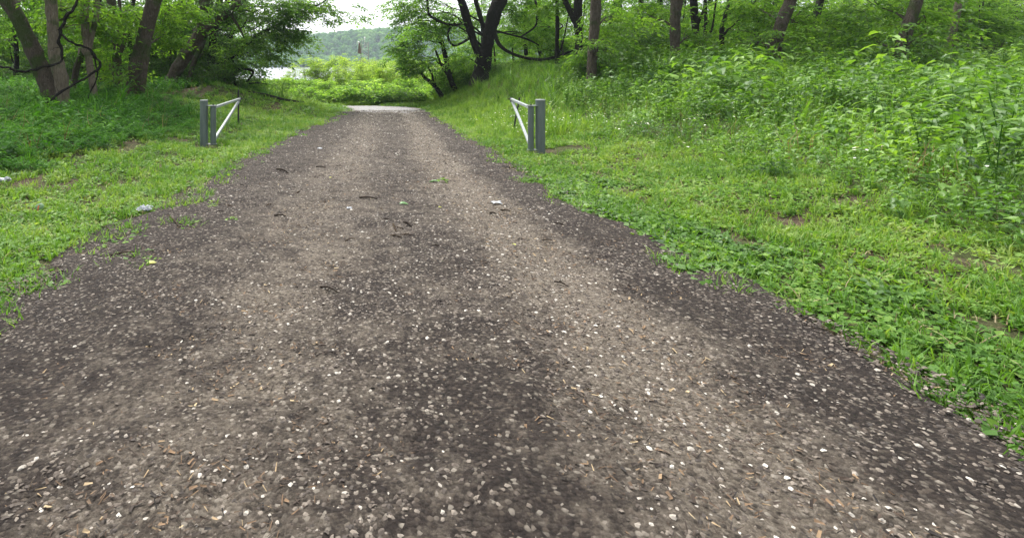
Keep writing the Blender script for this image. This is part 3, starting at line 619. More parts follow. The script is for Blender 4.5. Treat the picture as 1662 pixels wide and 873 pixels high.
# ------------------------------------------------------------------ ground cover
def scatter(n, x0, x1, y0, y1, power=1.5, near=5.0):
    """points whose density falls off with distance from the camera like (near/d)^power"""
    Y = rng.uniform(y0, y1, n * 3); X = rng.uniform(x0, x1, n * 3); d = np.hypot(X, Y)
    k = rng.random(n * 3) < np.minimum(1, (near / np.maximum(d, .1)) ** power); return X[k][:n], Y[k][:n]

def clover_tpl(seed, n=9, r=.05, h=.05, l=.032):
    q = np.random.default_rng(seed); g = Geo()
    for i in range(n):
        a = q.uniform(0, 2 * pi); rr = r * math.sqrt(q.random()); V, T = leaf_tpl(1, q.uniform(.6, .95), q.uniform(-.1, .15), q.uniform(0, .3))
        g.add(place(V, np.array([math.cos(a) * rr, math.sin(a) * rr, h * q.uniform(.35, 1)]), q.uniform(0, 2 * pi), q.uniform(-.5, .5), q.uniform(-.5, .5), l * q.uniform(.7, 1.3)), T, 0, q.uniform(-.2, .2))
    return np.concatenate(g.v), np.concatenate(g.f), np.concatenate(g.m), np.concatenate(g.a)
def blades_tpl(seed, n=9, h=.12, r=.04, w=.006, bend=.5, mat=0):
    q = np.random.default_rng(seed); g = Geo()
    for i in range(n):
        a = q.uniform(0, 2 * pi); o = np.array([q.normal(0, r * .5), q.normal(0, r * .5), 0]); H = h * q.uniform(.5, 1.2); b = H * bend * q.uniform(.3, 1.5); d = np.array([math.cos(a), math.sin(a), 0]); s = np.array([-d[1], d[0], 0]) * w * q.uniform(.7, 1.3)
        m = o + d * b * .3 + [0, 0, H * .6]; t = o + d * b + [0, 0, H * .95]
        g.add([o - s, o + s, m + s * .8, m - s * .8, t], [[0, 1, 2], [0, 2, 3], [3, 2, 4]], mat, q.uniform(-.2, .2))
    return np.concatenate(g.v), np.concatenate(g.f), np.concatenate(g.m), np.concatenate(g.a)
def weed_tpl(seed, h=.45, n=14, l=.09, w=.5, tiers=True, stem=.004):
    """an upright stem with pairs of leaves"""
    q = np.random.default_rng(seed); g = Geo(); a0 = q.uniform(0, 2 * pi); le = np.array([q.normal(0, .12), q.normal(0, .12), 1])
    tip = le * h
    for s in (np.array([stem, 0, 0]), np.array([0, stem, 0])): g.add([-s, s, tip + s * .5, tip - s * .5], [[0, 1, 2], [0, 2, 3]], 0, -.1)
    for i in range(n):
        t = .25 + .75 * (i / max(1, n - 1)); p = le * h * t; yaw = a0 + (i % 2) * pi + (i // 2) * 1.57 + q.normal(0, .3)
        s = l * (1.15 - .5 * t) * q.uniform(.75, 1.25); V, T = (leaf6_tpl if l > .1 else leaf_tpl)(1, w * q.uniform(.85, 1.15), q.uniform(.02, .12), q.uniform(.15, .5))
        off = np.array([math.cos(yaw), math.sin(yaw), .25]) * l * .3
        g.add(place(V, p + off, yaw, q.uniform(-.35, .45), q.normal(0, .25), s), T, 0, q.uniform(-.2, .2))
    return np.concatenate(g.v), np.concatenate(g.f), np.concatenate(g.m), np.concatenate(g.a)
def fern_tpl(seed, h=.35, nf=6, nl=9, l=.05):
    """arching fronds with small leaflets either side"""
    q = np.random.default_rng(seed); g = Geo()
    for f in range(nf):
        a = f * 2 * pi / nf + q.normal(0, .3); L = h * q.uniform(.8, 1.4); d = np.array([math.cos(a), math.sin(a), 0])
        for i in range(nl):
            t = .25 + .75 * i / (nl - 1); p = d * L * .75 * t + np.array([0, 0, h * (1.35 * t - .65 * t * t)])
            for sd in (-1, 1):
                V, T = leaf_tpl(1, .42, .05, .15); g.add(place(V, p, a + sd * 1.15, q.uniform(-.3, .2), q.normal(0, .3), l * (1.3 - .8 * t) * q.uniform(.8, 1.3)), T, 0, q.uniform(-.15, .15))
    return np.concatenate(g.v), np.concatenate(g.f), np.concatenate(g.m), np.concatenate(g.a)

def cover(g, tpls, X, Y, scale, var, tilt=.15, dz=0.0):
    Z = ground(X, Y) + dz; n = len(X); P = np.stack([X, Y, Z], 1); k = rng.integers(0, len(tpls), n)
    Rm = rotz(rng.uniform(0, 2 * pi, n)) @ roty(rng.normal(0, tilt, n)) @ rotx(rng.normal(0, tilt, n))
    for i in range(len(tpls)):
        q = k == i; g.inst(tpls[i], P[q], Rm[q], scale[q], var[q])

def left_edge(Y): return np.interp(Y, [0, 8, 10, 12.6, 13.5, 17, 21, 27, 33], [-6.3, -5.6, -5.2, -4.9, -4.5, -5.2, -7.0, -7.4, -5.0])
def right_edge(Y): return np.interp(Y, [0, 5, 6.7, 11.5, 16, 22, 30, 36], [5.4, 5.5, 5.9, 6.4, 5.8, 4.9, 4.3, 3.9])
def wob(X, Y, s=1.0, seed=51): return (vnoise(X * 1.6, Y * 1.6, seed) - .5) * s + (vnoise(X * 5, Y * 5, seed + 1) - .5) * s * .5

# lawn: low clover-like weeds with short blades
gl = Geo()
X, Y = scatter(110000, -9, 9, 0.6, 37, 1.15, 5.0)
inL = (X < road_l(Y) + .22 * (1 - sstep(6, 10, Y)) - .03 + wob(X, Y, 1.0) + .12 * rng.normal(size=len(X))) & (X > left_edge(Y) - .5 + wob(X, Y, 1.2, 61)); inR = (X > road_r(Y) + .08 + wob(X, Y, .6, 71) + .09 * rng.normal(size=len(X))) & (X < right_edge(Y) + .6 + wob(X, Y, 1.4, 81))
bare = (vnoise(X * 2.0, Y * 1.6, 91) * .6 + vnoise(X * 4.5, Y * 4.5, 92) * .4)
POSTS = [hit(331, 239.5), hit(877, 249.5), hit(928, 243), hit(345, 242)]
foot = np.ones(len(X), bool)
for (c_, r_) in zip(POSTS, (.28, .42, .45, .25)): foot &= np.hypot((X - c_[0]), (Y - c_[1]) * .7) > r_ * rng.uniform(.7, 1.2, len(X))
ok = foot & (inL | inR) & (bare > .31 + .06 * rng.normal(size=len(X)) + .12 * (X < 0) * np.exp(-((X - left_edge(Y)) / .5) ** 2))
X, Y = X[ok], Y[ok]; d = np.hypot(X, Y); tone = .42 + .5 * (vnoise(X * .7, Y * .7, 95) - .5) + .5 * (vnoise(X * 2.5, Y * 2.5, 96) - .5) + rng.normal(0, .19, len(X))
CL = [clover_tpl(s) for s in range(5)] + [clover_tpl(s, 7, .05, .035, .045) for s in range(5, 7)]
BL = [blades_tpl(s, 9, .10, .05, .004, .7) for s in range(4)]
isb = rng.random(len(X)) < .35 + .5 * (vnoise(X * .9, Y * .9, 97) - .5); sc = (1 + np.maximum(0, d - 5) * .045) * rng.uniform(.7, 1.3, len(X))
cover(gl, CL, X[~isb], Y[~isb], sc[~isb], tone[~isb] + .04); cover(gl, BL, X[isb], Y[isb], sc[isb], tone[isb] + .12, .2)
tag(gl.build('lawn', LEAF_LAWN), kind='stuff')

# darker round leaved weeds in a strip at the right road edge, near
gw = Geo(); X, Y = scatter(9000, 2.2, 4.6, 1.2, 9, .6, 4.0)
k = (X > road_r(Y) + .05 + wob(X, Y, .4, 71)) & (X < road_r(Y) + .9 + wob(X, Y, 1.0, 73)) & (vnoise(X * 1.5, Y * .8, 75) > .42); X, Y = X[k], Y[k]
cover(gw, [clover_tpl(s, 8, .06, .06, .042) for s in range(20, 24)], X, Y, rng.uniform(.8, 1.4, len(X)), rng.normal(.45, .2, len(X)))
tag(gw.build('edge_weeds', LEAF_WEED), kind='stuff')

# undergrowth of the left wood
gu = Geo(); FE = [fern_tpl(s, .32, 6, 8, .075) for s in range(5)]; WE = [weed_tpl(s, .36, 12, .115) for s in range(30, 35)]; TB = [blades_tpl(s, 14, .42, .09, .007, .7) for s in range(50, 54)]
X, Y = scatter(26000, -26, -3, 2, 36, 1.0, 9.0); k = X < left_edge(Y) - .1 + wob(X, Y, 1.1, 61); 
mound = (Y > 19) & (X > -9.5) & (Y < 31); k &= ~mound | (rng.random(len(X)) < .10); X, Y = X[k], Y[k]
d = np.hypot(X, Y); s = (.75 + .3 * sstep(0, 2.5, left_edge(Y) - X)) * (1 + np.maximum(0, d - 10) * .02) * np.exp(rng.normal(-.08, .32, len(X))); v = .45 + .5 * (vnoise(X * .6, Y * .6, 98) - .5) + rng.normal(0, .2, len(X))
kind = rng.random(len(X)) + .5 * (vnoise(X * .45, Y * .45, 99) - .5)
s *= .82
a, b, c = kind < .58, (kind >= .58) & (kind < .92), kind >= .92
cover(gu, FE, X[a], Y[a], s[a], v[a]); cover(gu, WE, X[b], Y[b], s[b], v[b]); cover(gu, TB, X[c], Y[c], s[c], v[c] + .1)
tag(gu.build('undergrowth', LEAF_FERN), kind='stuff')

# weeds and tall grass of the right bank
gr = Geo(); WB = [weed_tpl(s, .5, 12, .16, .5) for s in range(60, 65)]; WS = [weed_tpl(s, .36, 14, .09, .5) for s in range(70, 74)]
X, Y = scatter(34000, 3, 36, .8, 37, 1.0, 9.0); k = (X > right_edge(Y) + wob(X, Y, 1.4, 81)); X, Y = X[k], Y[k]
d = np.hypot(X, Y); rise = sstep(0, 4, X - right_edge(Y)); s = (.45 + .55 * rise) * (1 + np.maximum(0, d - 10) * .015) * np.exp(rng.normal(-.06, .34, len(X))); v = .5 + .6 * (vnoise(X * .6, Y * .6, 108) - .5) + rng.normal(0, .22, len(X))
kind = rng.random(len(X)) + .6 * (vnoise(X * .5, Y * .5, 109) - .5) + .55 * (1 - sstep(.36, .43, X / Y)) * sstep(11, 15, Y)
a, b, c = kind < .28, (kind >= .28) & (kind < .6), kind >= .6
cover(gr, WB, X[a], Y[a], s[a], v[a]); cover(gr, WS, X[b], Y[b], s[b], v[b]); cover(gr, TB, X[c], Y[c], s[c] * .85, v[c] + .1)
tag(gr.build('bank_weeds', LEAF_WEED), kind='stuff')

# long grass along the road beyond the gates and round the road end
gg = Geo(); LG = [blades_tpl(s, 12, .5, .12, .014, .6) for s in range(80, 86)]
X, Y = scatter(30000, -9, 8, 14, 46, .8, 16.0)
pxx = CX + F * X / Y; clear = (pxx > 375) & (pxx < 510) & (Y > 19) & (Y < 26.3)
k = ((X < road_l(Y) - .9 + wob(X, Y, .8, 115)) & (X > -5.2 + wob(X, Y, 1.2, 116)) & (Y > 20)) | ((X > road_r(Y) + .8 + wob(X, Y, .8, 117)) & (X < 6.5)) | ((Y > 36.2 + .9 * np.abs(X) * (X > 0) * -.35) & (Y < 46))
k &= ~clear | (rng.random(len(X)) < .3)
k &= ~((Y < 36.5) & (X > road_l(Y) - .15) & (X < road_r(Y) + .15)); X, Y = X[k], Y[k]; v = .60 + .5 * (vnoise(X * .6, Y * .6, 118) - .5) + rng.normal(0, .24, len(X))
s = np.exp(rng.normal(-.3, .35, len(X))) * (.55 + .45 * sstep(.6, 2, np.minimum(np.abs(X - road_l(Y)), np.abs(X - road_r(Y))))); pxx = CX + F * X / Y; s = s * np.where(X > 0, .62, .85) * np.where((pxx > 375) & (pxx < 510) & (Y > 19) & (Y < 26.3), .35, 1); cover(gg, LG, X, Y, s, v)
tag(gg.build('tall_grass', BLADE), kind='stuff')

# dead stems among the weeds and straw lying in the lawn
gs = Geo(); DS = [blades_tpl(s, 3, .8, .10, .006, .5) for s in range(200, 204)]; ST = [blades_tpl(s, 3, .022, .05, .0016, 2.6) for s in range(210, 214)]
X, Y = scatter(2600, -24, 30, 6, 34, .8, 10.0); k = (X > right_edge(Y) + .6) | (X < left_edge(Y) - .6); X, Y = X[k], Y[k]; cover(gs, DS, X, Y, rng.uniform(.5, 1.15, len(X)), rng.uniform(.1, .8, len(X)), .35)
X, Y = scatter(7000, -9, 8, 1.0, 24, 1.1, 5.0); k = ((X < road_l(Y) + .1) & (X > left_edge(Y) - 1)) | ((X > road_r(Y) - .1) & (X < right_edge(Y) + 1)); k &= vnoise(X * 1.4, Y * 1.4, 180) > .42; X, Y = X[k], Y[k]
cover(gs, ST, X, Y, rng.uniform(.7, 1.7, len(X)) * (1 + Y * .05), rng.uniform(.2, 1, len(X)), .2, .035)
STRAW = leaf_mat('dry_straw', [(0, (.07, .05, .03)), (.5, (.20, .15, .085)), (1, (.38, .32, .20))], .25, .7, .1)
tag(gs.build('dry_grass', STRAW), kind='stuff')

# small white flowers on the right bank
gf = Geo(); q = np.random.default_rng(5); fl = Geo()
for i in range(5): V, T = leaf_tpl(1, .8, .1, .0); fl.add(place(V, np.array([0, 0, .0]), i * 1.257, .2, 0, .022), T, 0, .5)
fl.add([[-.002, 0, 0], [.002, 0, 0], [0, 0, -.35]], [[0, 1, 2]], 1, 0)
FT = (np.concatenate(fl.v), np.concatenate(fl.f), np.concatenate(fl.m), np.concatenate(fl.a))
X = rng.uniform(3.4, 6.5, 260); Y = rng.uniform(12, 20, 260); k = vnoise(X * .8, Y * .8, 120) > .45; X, Y = X[k], Y[k]
X = np.append(X, rng.uniform(5, 9, 40)); Y = np.append(Y, rng.uniform(6, 14, 40))
P = np.stack([X, Y, ground(X, Y) + rng.uniform(.3, .48, len(X))], 1); gf.inst(FT, P, rand_rot(len(X), (-.4, .4)), rng.uniform(.8, 1.5, len(X)), np.full(len(X), .3))
tag(gf.build('white_flowers', [FLOWER, BLADE]), kind='stuff')

# loose gravel
gp = Geo(); q = np.random.default_rng(3)
def peb(seed):
    q = np.random.default_rng(seed); V = np.array([[1, 0, 0], [-1, 0, 0], [0, 1, 0], [0, -1, 0], [0, 0, .7], [0, 0, -.7], [.6, .6, .3], [-.6, .5, .35], [.5, -.6, .4], [-.6, -.6, .2]], float) * q.uniform(.75, 1.25, (10, 3))
    T = np.array([[4, 6, 7], [4, 7, 9], [4, 9, 8], [4, 8, 6], [6, 0, 2], [6, 2, 7], [7, 2, 1], [7, 1, 9], [9, 1, 3], [9, 3, 8], [8, 3, 0], [8, 0, 6]]); return V, T, np.zeros(len(T), int), np.zeros(10)
PB = [peb(s) for s in range(6)]
X, Y = scatter(190000, -3.2, 3.3, .9, 30, .95, 4.8); k = (X > road_l(Y) - .25) & (X < road_r(Y) + .25) & (1.5 * vnoise(X * 1.6, Y * 1.6, 130) - .25 + .9 * np.clip(track(X, Y), -.1, .4) + .8 * rng.random(len(X)) > .62); X, Y = X[k], Y[k]
s = np.exp(rng.normal(math.log(.0075), .5, len(X))) * (1 + np.maximum(0, Y - 5) * .05); s = np.minimum(s, .012 + .0016 * Y); k = rng.integers(0, 6, len(X))
P = np.stack([X, Y, ground(X, Y) + .030 + .022 * (vnoise(X * 4.3, Y * 5.2, 24) - .5) + .016 * vnoise(X * 2.2, Y * 2.2, 21) + .014 * vnoise(X * 7, Y * 7, 22) - .026 * np.clip(track(X, Y), 0, .4) / .4 + .012 + s * .12], 1); Rm = rand_rot(len(X), (-.5, .5)); v = np.clip(rng.beta(1.3, 2.0, len(X)) + .25 * np.clip(track(X, Y), -.2, .4), 0, 1)
for i in range(6): m_ = k == i; gp.inst(PB[i], P[m_], Rm[m_], np.stack([s[m_], s[m_] * .8, s[m_] * .6], 1), v[m_])
m, nt, out = newmat('stone'); at = N(nt, 'ShaderNodeAttribute', attribute_name='var'); rp = ramp(nt, [(0, (.028, .022, .018)), (.4, (.085, .067, .052)), (.72, (.19, .16, .128)), (1, (.50, .47, .41))]); nt.links.new(at.outputs['Fac'], rp.inputs[0])
p_ = N(nt, 'ShaderNodeBsdfPrincipled', Roughness=.85); nt.links.new(rp.outputs[0], p_.inputs['Base Color']); nt.links.new(p_.outputs[0], out.inputs[0]); STONE = m
tag(gp.build('gravel', STONE), kind='stuff')

# crumbs of bark, straw and dead leaf on the road
gd = Geo(); q = np.random.default_rng(9); DT = []
for t in range(6):
    a = q.uniform(.5, 1, 4); V = np.array([[-1, -.35 * a[0], .0], [1, -.25 * a[1], .12], [.8, .3 * a[2], .05], [-.9, .35 * a[3], .14]]) * ([1, .42, 1] if t < 4 else [.8, 1.0, 1.4]); DT.append((V, np.array([[0, 1, 2], [0, 2, 3]]), np.zeros(2, int), np.zeros(4)))
X, Y = scatter(75000, -3, 3.3, .8, 24, 1.0, 4.5); k = (X > road_l(Y) - .2) & (X < road_r(Y) + .2) & (vnoise(X * 1.3, Y * 1.3, 133) + .8 * rng.random(len(X)) > .62); X, Y = X[k], Y[k]; n = len(X)
cover(gd, DT, X, Y, np.minimum(np.exp(rng.normal(math.log(.013), .45, n)), .014 + .003 * Y), rng.beta(1.2, 2.0, n), .25, .052)
m, nt, out = newmat('bark_crumbs'); at = N(nt, 'ShaderNodeAttribute', attribute_name='var'); rp = ramp(nt, [(0, (.012, .009, .007)), (.4, (.055, .035, .022)), (.7, (.17, .105, .055)), (1, (.42, .33, .19))]); nt.links.new(at.outputs['Fac'], rp.inputs[0])
p_ = N(nt, 'ShaderNodeBsdfPrincipled', Roughness=.85); nt.links.new(rp.outputs[0], p_.inputs['Base Color']); nt.links.new(p_.outputs[0], out.inputs[0])
tag(gd.build('debris', m), kind='stuff')

# ------------------------------------------------------------------ far wood on the hill
gh = Geo()
def crown_tpl(seed, n=95):
    q = np.random.default_rng(seed); d = q.normal(size=(n, 3)); d[:, 2] = np.abs(d[:, 2]) - .35; d /= np.linalg.norm(d, axis=1)[:, None]
    rad = 1 + .28 * np.sin(d[:, 0] * 5 + seed) * np.cos(d[:, 1] * 4 + seed * 2); g = Geo()
    for i in range(n):
        p = d[i] * rad[i] * q.uniform(.72, 1.02); u = np.cross(d[i], q.normal(size=3)); u /= np.linalg.norm(u); w = np.cross(d[i], u) + d[i] * q.normal(0, .35); s = q.uniform(.18, .34)
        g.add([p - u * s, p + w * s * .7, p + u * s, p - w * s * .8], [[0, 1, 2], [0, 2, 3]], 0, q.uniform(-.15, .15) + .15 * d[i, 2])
    return np.concatenate(g.v), np.concatenate(g.f), np.concatenate(g.m), np.concatenate(g.a)
CT = [crown_tpl(s) for s in range(6)]
n = 3600; X = rng.uniform(-330, 620, n); Y = 741 + 190 * rng.random(n) ** .8; keep = (X < 180) | (rng.random(n) < .55); X, Y = X[keep], Y[keep]
X = np.append(X, np.arange(-330, 620, 6.0) + rng.normal(0, 2, 159)); Y = np.append(Y, 741 + 4 * rng.random(159)); n = len(X)
s = rng.uniform(4.0, 7.5, n); Z = hill_z(X, Y) + s * .75; k = rng.integers(0, 6, n); v = .45 + .45 * (vnoise(X / 22, Y / 22, 140) - .5) + rng.normal(0, .2, n)
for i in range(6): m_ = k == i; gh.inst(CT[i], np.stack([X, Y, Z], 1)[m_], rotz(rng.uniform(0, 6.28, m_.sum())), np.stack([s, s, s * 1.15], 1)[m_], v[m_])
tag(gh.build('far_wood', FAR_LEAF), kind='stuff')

# ------------------------------------------------------------------ gates
def worn_paint(name, col, col2, rust, amt, rough):
    m, nt, out = newmat(name); p = N(nt, 'ShaderNodeBsdfPrincipled', Roughness=rough); tc = N(nt, 'ShaderNodeTexCoord')
    mp = N(nt, 'ShaderNodeMapping'); mp.inputs['Scale'].default_value = (14, 14, 2.2); nt.links.new(tc.outputs['Object'], mp.inputs[0])
    a = N(nt, 'ShaderNodeTexNoise', Scale=1.0, Detail=7.0, Roughness=.7); nt.links.new(mp.outputs[0], a.inputs[0])
    b = N(nt, 'ShaderNodeTexNoise', Scale=11.0, Detail=8.0, Roughness=.75); nt.links.new(tc.outputs['Object'], b.inputs[0])
    r = ramp(nt, [(.32, col2), (.66, col)]); nt.links.new(a.outputs[0], r.inputs[0])
    f = ramp(nt, [(.66 - amt, (0, 0, 0)), (.70 - amt, (1, 1, 1))]); nt.links.new(b.outputs[0], f.inputs[0])
    mx = N(nt, 'ShaderNodeMix', data_type='RGBA'); mx.inputs[7].default_value = (*rust, 1); nt.links.new(f.outputs[0], mx.inputs[0]); nt.links.new(r.outputs[0], mx.inputs[6])
    bp = N(nt, 'ShaderNodeBump', Strength=.25, Distance=.004); nt.links.new(b.outputs[0], bp.inputs['Height']); nt.links.new(bp.outputs[0], p.inputs['Normal'])
    nt.links.new(mx.outputs[2], p.inputs['Base Color']); nt.links.new(p.outputs[0], out.inputs[0]); return m
PAINT = worn_paint('grey_green_paint', (.125, .155, .145), (.072, .098, .088), (.075, .050, .032), .03, .5); RAIL = worn_paint('weathered_rail', (.33, .36, .365), (.20, .225, .225), (.13, .10, .075), .06, .45)
PLATE = simple('plate_paint', (.19, .215, .205), .5, 0, .25, 9)
DARK_IRON = simple('dark_iron', (.012, .013, .012), .6, 0, .3, 12)
def gate(label, px, py, side, post_w, post_h, tube_dx, Ltip, xtip, tw):
    b = hit(px, py); z0 = float(b[2]); x, y = b[0], b[1]
    root = empty('barrier_gate', (x, y, z0)); tag(root, label, 'gate')
    r = post_w / 2
    g = Geo(); lathe(g, [[0, -.3], [r, -.3], [r, post_h - .014], [0, post_h - .013]], (x, y, z0), 32); post = g.build('post', PAINT, root)
    g = Geo(); lathe(g, [[0, post_h - .012], [r * 1.03, post_h - .012], [r * 1.03, post_h], [r * .93, post_h + .012], [0, post_h + .016]], (x, y, z0), 32); cp = g.build('cap', PLATE, None, (x, y, z0)); cp.location = (0, 0, 0); cp.parent = post
    hx = x + side * tube_dx; ht = post_h - .135; rt = tw / 2
    g = Geo(); lathe(g, [[0, .06], [rt, .06], [rt, ht], [0, ht + .004]], (hx, y, z0), 24); hinge = g.build('hinge_tube', PAINT, root)
    for zz in (ht + .006, .075):
        g = Geo(); n = 16; w = rt + .02; pts = []
        for a in np.linspace(-pi / 2, pi / 2, 10): pts.append((hx + side * (math.cos(a) * w), y + math.sin(a) * w))
        pts += [(x + side * r * .6, y + r * .75), (x + side * r * .6, y - r * .75)]; c = np.mean(pts, 0); V = []; T = []; m = len(pts)
        for z in (zz, zz + .014): V += [[p[0], p[1], z0 + z] for p in pts] + [[c[0], c[1], z0 + z]]
        for i in range(m):
            j = (i + 1) % m; T += [[m, j, i], [m + 1 + m, m + 1 + i, m + 1 + j], [i, j, m + 1 + j], [i, m + 1 + j, m + 1 + i]]
        g.add(V, T); pl = g.build('hinge_plate', PLATE, root)
        g = Geo(); lathe(g, [[.022, zz - .012], [.022, zz + .026], [.016, zz + .034], [0, zz + .034]], (hx, y, z0), 6); bo = g.build('bolt', DARK_IRON, None, (x, y, z0)); bo.location = (0, 0, 0); bo.parent = pl
    s = .062; tip = np.array([xtip, y + Ltip, z0 + ht - .035])
    def bar(a, b_, name, w=s, h=s):
        a, b_ = np.array(a), np.array(b_); d = b_ - a; L = np.linalg.norm(d); d /= L; u = np.cross(d, [0, 0, 1]); u /= np.linalg.norm(u); v_ = np.cross(u, d)
        g = Geo(); prof = []; c = .008
        for (q1, q2) in ((w/2-c, h/2), (w/2, h/2-c), (w/2, -h/2+c), (w/2-c, -h/2), (-w/2+c, -h/2), (-w/2, -h/2+c), (-w/2, h/2-c), (-w/2+c, h/2)): prof.append(u * q1 + v_ * q2)
        prof = np.array(prof); V = np.vstack([a + prof, b_ + prof, a, b_]); T = []
        for i in range(8): j = (i + 1) % 8; T += [[i, j, 8 + j], [i, 8 + j, 8 + i], [16, j, i], [17, 8 + i, 8 + j]]
        g.add(V, T); return g.build(name, RAIL, root)
    bar([hx, y + rt * .9, tip[2]], tip, 'top_rail'); bar([hx, y + rt * .9, z0 + .17], tip + [0, -.10, -.064], 'brace')
    g = Geo(); box(g, tip + [0, .045, -.02], (.03, .09, .14)); box(g, tip + [side * .05, .03, .0], (.09, .03, .03)); g.build('latch_tab', DARK_IRON, root)
    return root
gate('grey green metal swing gate left of the gravel road, standing open', 331, 239.5, 1, .185, 1.11, .222, 3.05, -3.83, .135)
gate('grey green metal swing gate right of the gravel road, standing open', 877, 249.5, -1, .205, 1.155, .205, 2.75, 3.79, .125)
def stake(label, px0, py0, px1, py1, Y, w, name):
    a, b = W(px0, py0, Y), W(px1, py1, Y); a[2] = min(a[2], float(ground(a[0], a[1])) - .1); g = Geo(); d = b - a
    tube(g, [np.append(a, w), np.append(a + d * .5, w), np.append(b - d * .02, w), np.append(b, w * .8)], 8, 2); box(g, b - d * .2 + [0, -.02, 0], (w * 2.6, w * 1.6, .03)); return tag(g.build(name, DARK_IRON, origin=tuple(a)), label, 'post')
stake('thin black upright post behind the left gate', 387, 206, 387, 147, 17.6, .030, 'iron_stake')
stake('thin black leaning post behind the right gate', 831, 214, 843, 160, 15.8, .024, 'iron_stake')

# ------------------------------------------------------------------ lake marker
def marker():
    Y = 55.0; b = W(592, 150, Y); z0 = float(ground(b[0], Y)); root = empty('navigation_marker', (b[0], Y, z0)); tag(root, 'slim steel lake marker with red board and white lamps', 'marker')
    ST = simple('pale_steel', (.42, .40, .37), .5, .3, .2, 4); RED = simple('red_board', (.25, .165, .15), .6, 0, .3, 6); WH = simple('white_lamp', (.8, .8, .8), .4)
    top = W(590, 68, Y)[2]; g = Geo()
    for dx in (-.36, .36):
        for dy in (-.2, .2): tube(g, [[b[0] + dx * 1.3, Y + dy, z0 - .2, .05], [b[0] + dx, Y + dy, top, .04]], 6, 1)
    n = int((top - z0) / .55)
    for i in range(n):
        z = z0 + .4 + i * .55; sg = 1 if i % 2 else -1
        tube(g, [[b[0] - .38 * sg, Y - .2, z, .022], [b[0] + .38 * sg, Y - .2, z + .5, .022]], 5, 1); tube(g, [[b[0] - .38, Y - .2, z, .018], [b[0] + .38, Y - .2, z, .018]], 5, 1)
    g.build('tower', ST, root)
    c = W(583.5, 80, Y); g = Geo(); V = []
    for dy in (-.26, -.235): V += [[c[0] - .20, Y + dy, c[2] - .42], [c[0] + .20, Y + dy, c[2] - .55], [c[0] + .06, Y + dy, c[2] + .6], [c[0] - .06, Y + dy, c[2] + .6]]
    g.add(V, [[0, 1, 2], [0, 2, 3], [4, 6, 5], [4, 7, 6], [0, 4, 5], [0, 5, 1], [1, 5, 6], [1, 6, 2], [2, 6, 7], [2, 7, 3], [3, 7, 4], [3, 4, 0]]); g.build('board', RED, root)
    for (px, py) in ((582, 70), (592, 63)):
        c = W(px, py, Y); g = Geo(); lathe(g, [[0, -.16], [.07, -.16], [.07, .02], [.10, .03], [.09, .12], [.03, .17], [0, .17]], c, 14); tube(g, [[c[0], c[1], c[2] - .9, .015], [c[0], c[1], c[2] - .14, .015]], 6, 1); g.build('lamp', WH, root)
marker()

# ------------------------------------------------------------------ vines, fallen branches, twigs, litter
def thing_tube(name, label, cat, paths, mat, nseg=8, rough=.12, grp=None, k=6, shoots=False):
    g = Geo()
    if shoots:
        q_ = []
        for p in paths:
            S = spline(p, 3); S[1:-1, :3] += rng.normal(0, 1, (len(S) - 2, 3)) * S[1:-1, 3:4] * .55; S[:, 3] *= .85 * rng.uniform(.8, 1.25, len(S)); q_.append(S)
        paths = q_
    for p in paths: tube(g, p, nseg, 2 if shoots else k, rough)
    if shoots:
        for p in paths:
            S = p
            for q in range(2, len(S) - 1, 2):
                dv = rng.normal(0, .16, 3); limb(g, S[q, :3], S[q, :3] + dv + [0, 0, -.05], S[q, 3] * .4, .002, .2, 0, 4)
    o = np.array(paths[0][0][:3]); ob = g.build(name, mat, origin=tuple(o), smooth=True); return tag(ob, label, cat, grp)
thing_tube('hanging_vine', 'black twisted vine looping in front of the pale grey trunk', 'vine', [
    pix_path([(-12, 107, 15.6, 3.3), (15, 112, 15.6, 4.0), (40, 117, 15.7, 4.0), (70, 110, 15.9, 4.0), (96, 103, 16.2, 4.6), (101, 96, 16.3, 4.6), (98, 75, 16.4, 5.3), (98, 58, 16.4, 5.9), (104, 38, 16.4, 5.9), (116, 18, 16.5, 5.3), (128, 2, 16.6, 4.6), (136, -15, 16.7, 4.0)])], BARK_BLACK, 8, .3, shoots=True)
thing_tube('hanging_vine', 'black twisted vine with a hooked bend by the slim pale trunk', 'vine', [
    pix_path([(100, 55, 16.3, 3.3), (112, 67, 16.3, 3.3), (130, 74, 16.4, 4.0), (147, 82, 16.6, 4.0), (157, 97, 16.8, 4.0), (161, 110, 16.8, 4.6), (148, 121, 16.7, 4.0), (125, 135, 16.5, 4.0), (98, 150, 16.2, 4.6), (82, 164, 16.0, 3.3), (55, 177, 15.8, 2.6), (25, 182, 15.6, 2.6), (-5, 172, 15.5, 3.3)]),
    pix_path([(148, 84, 16.7, 2.6), (155, 100, 16.9, 2.6), (158, 125, 16.9, 2.0), (145, 155, 16.8, 2.0), (136, 175, 16.8, 1.3)])], BARK_BLACK, 8, .3, shoots=True)
def on_ground(px, py, r, dz=0.0):
    p = hit(px, py); return np.array([p[0], p[1], p[2] + r + dz, r])
def log_pt(px, py, Y, r):
    p = W(px, py, Y); return np.array([p[0], Y, min(p[2], float(ground(p[0], Y)) + r + .19), r])
b1 = [log_pt(394, 149.5, 26.2, .10), log_pt(415, 152.5, 25.9, .09), log_pt(436, 156, 25.5, .08), log_pt(460, 162, 25, .06), log_pt(478, 164.5, 24.8, .045), log_pt(493, 166, 24.6, .025)]
b2 = [np.append(b1[2][:3], .06), log_pt(450, 163.5, 25, .05), log_pt(466, 168, 24.8, .025)]
thing_tube('fallen_branch', 'black fallen branch lying from the mound towards the road', 'branch', [b1, b2], BARK_BLACK)
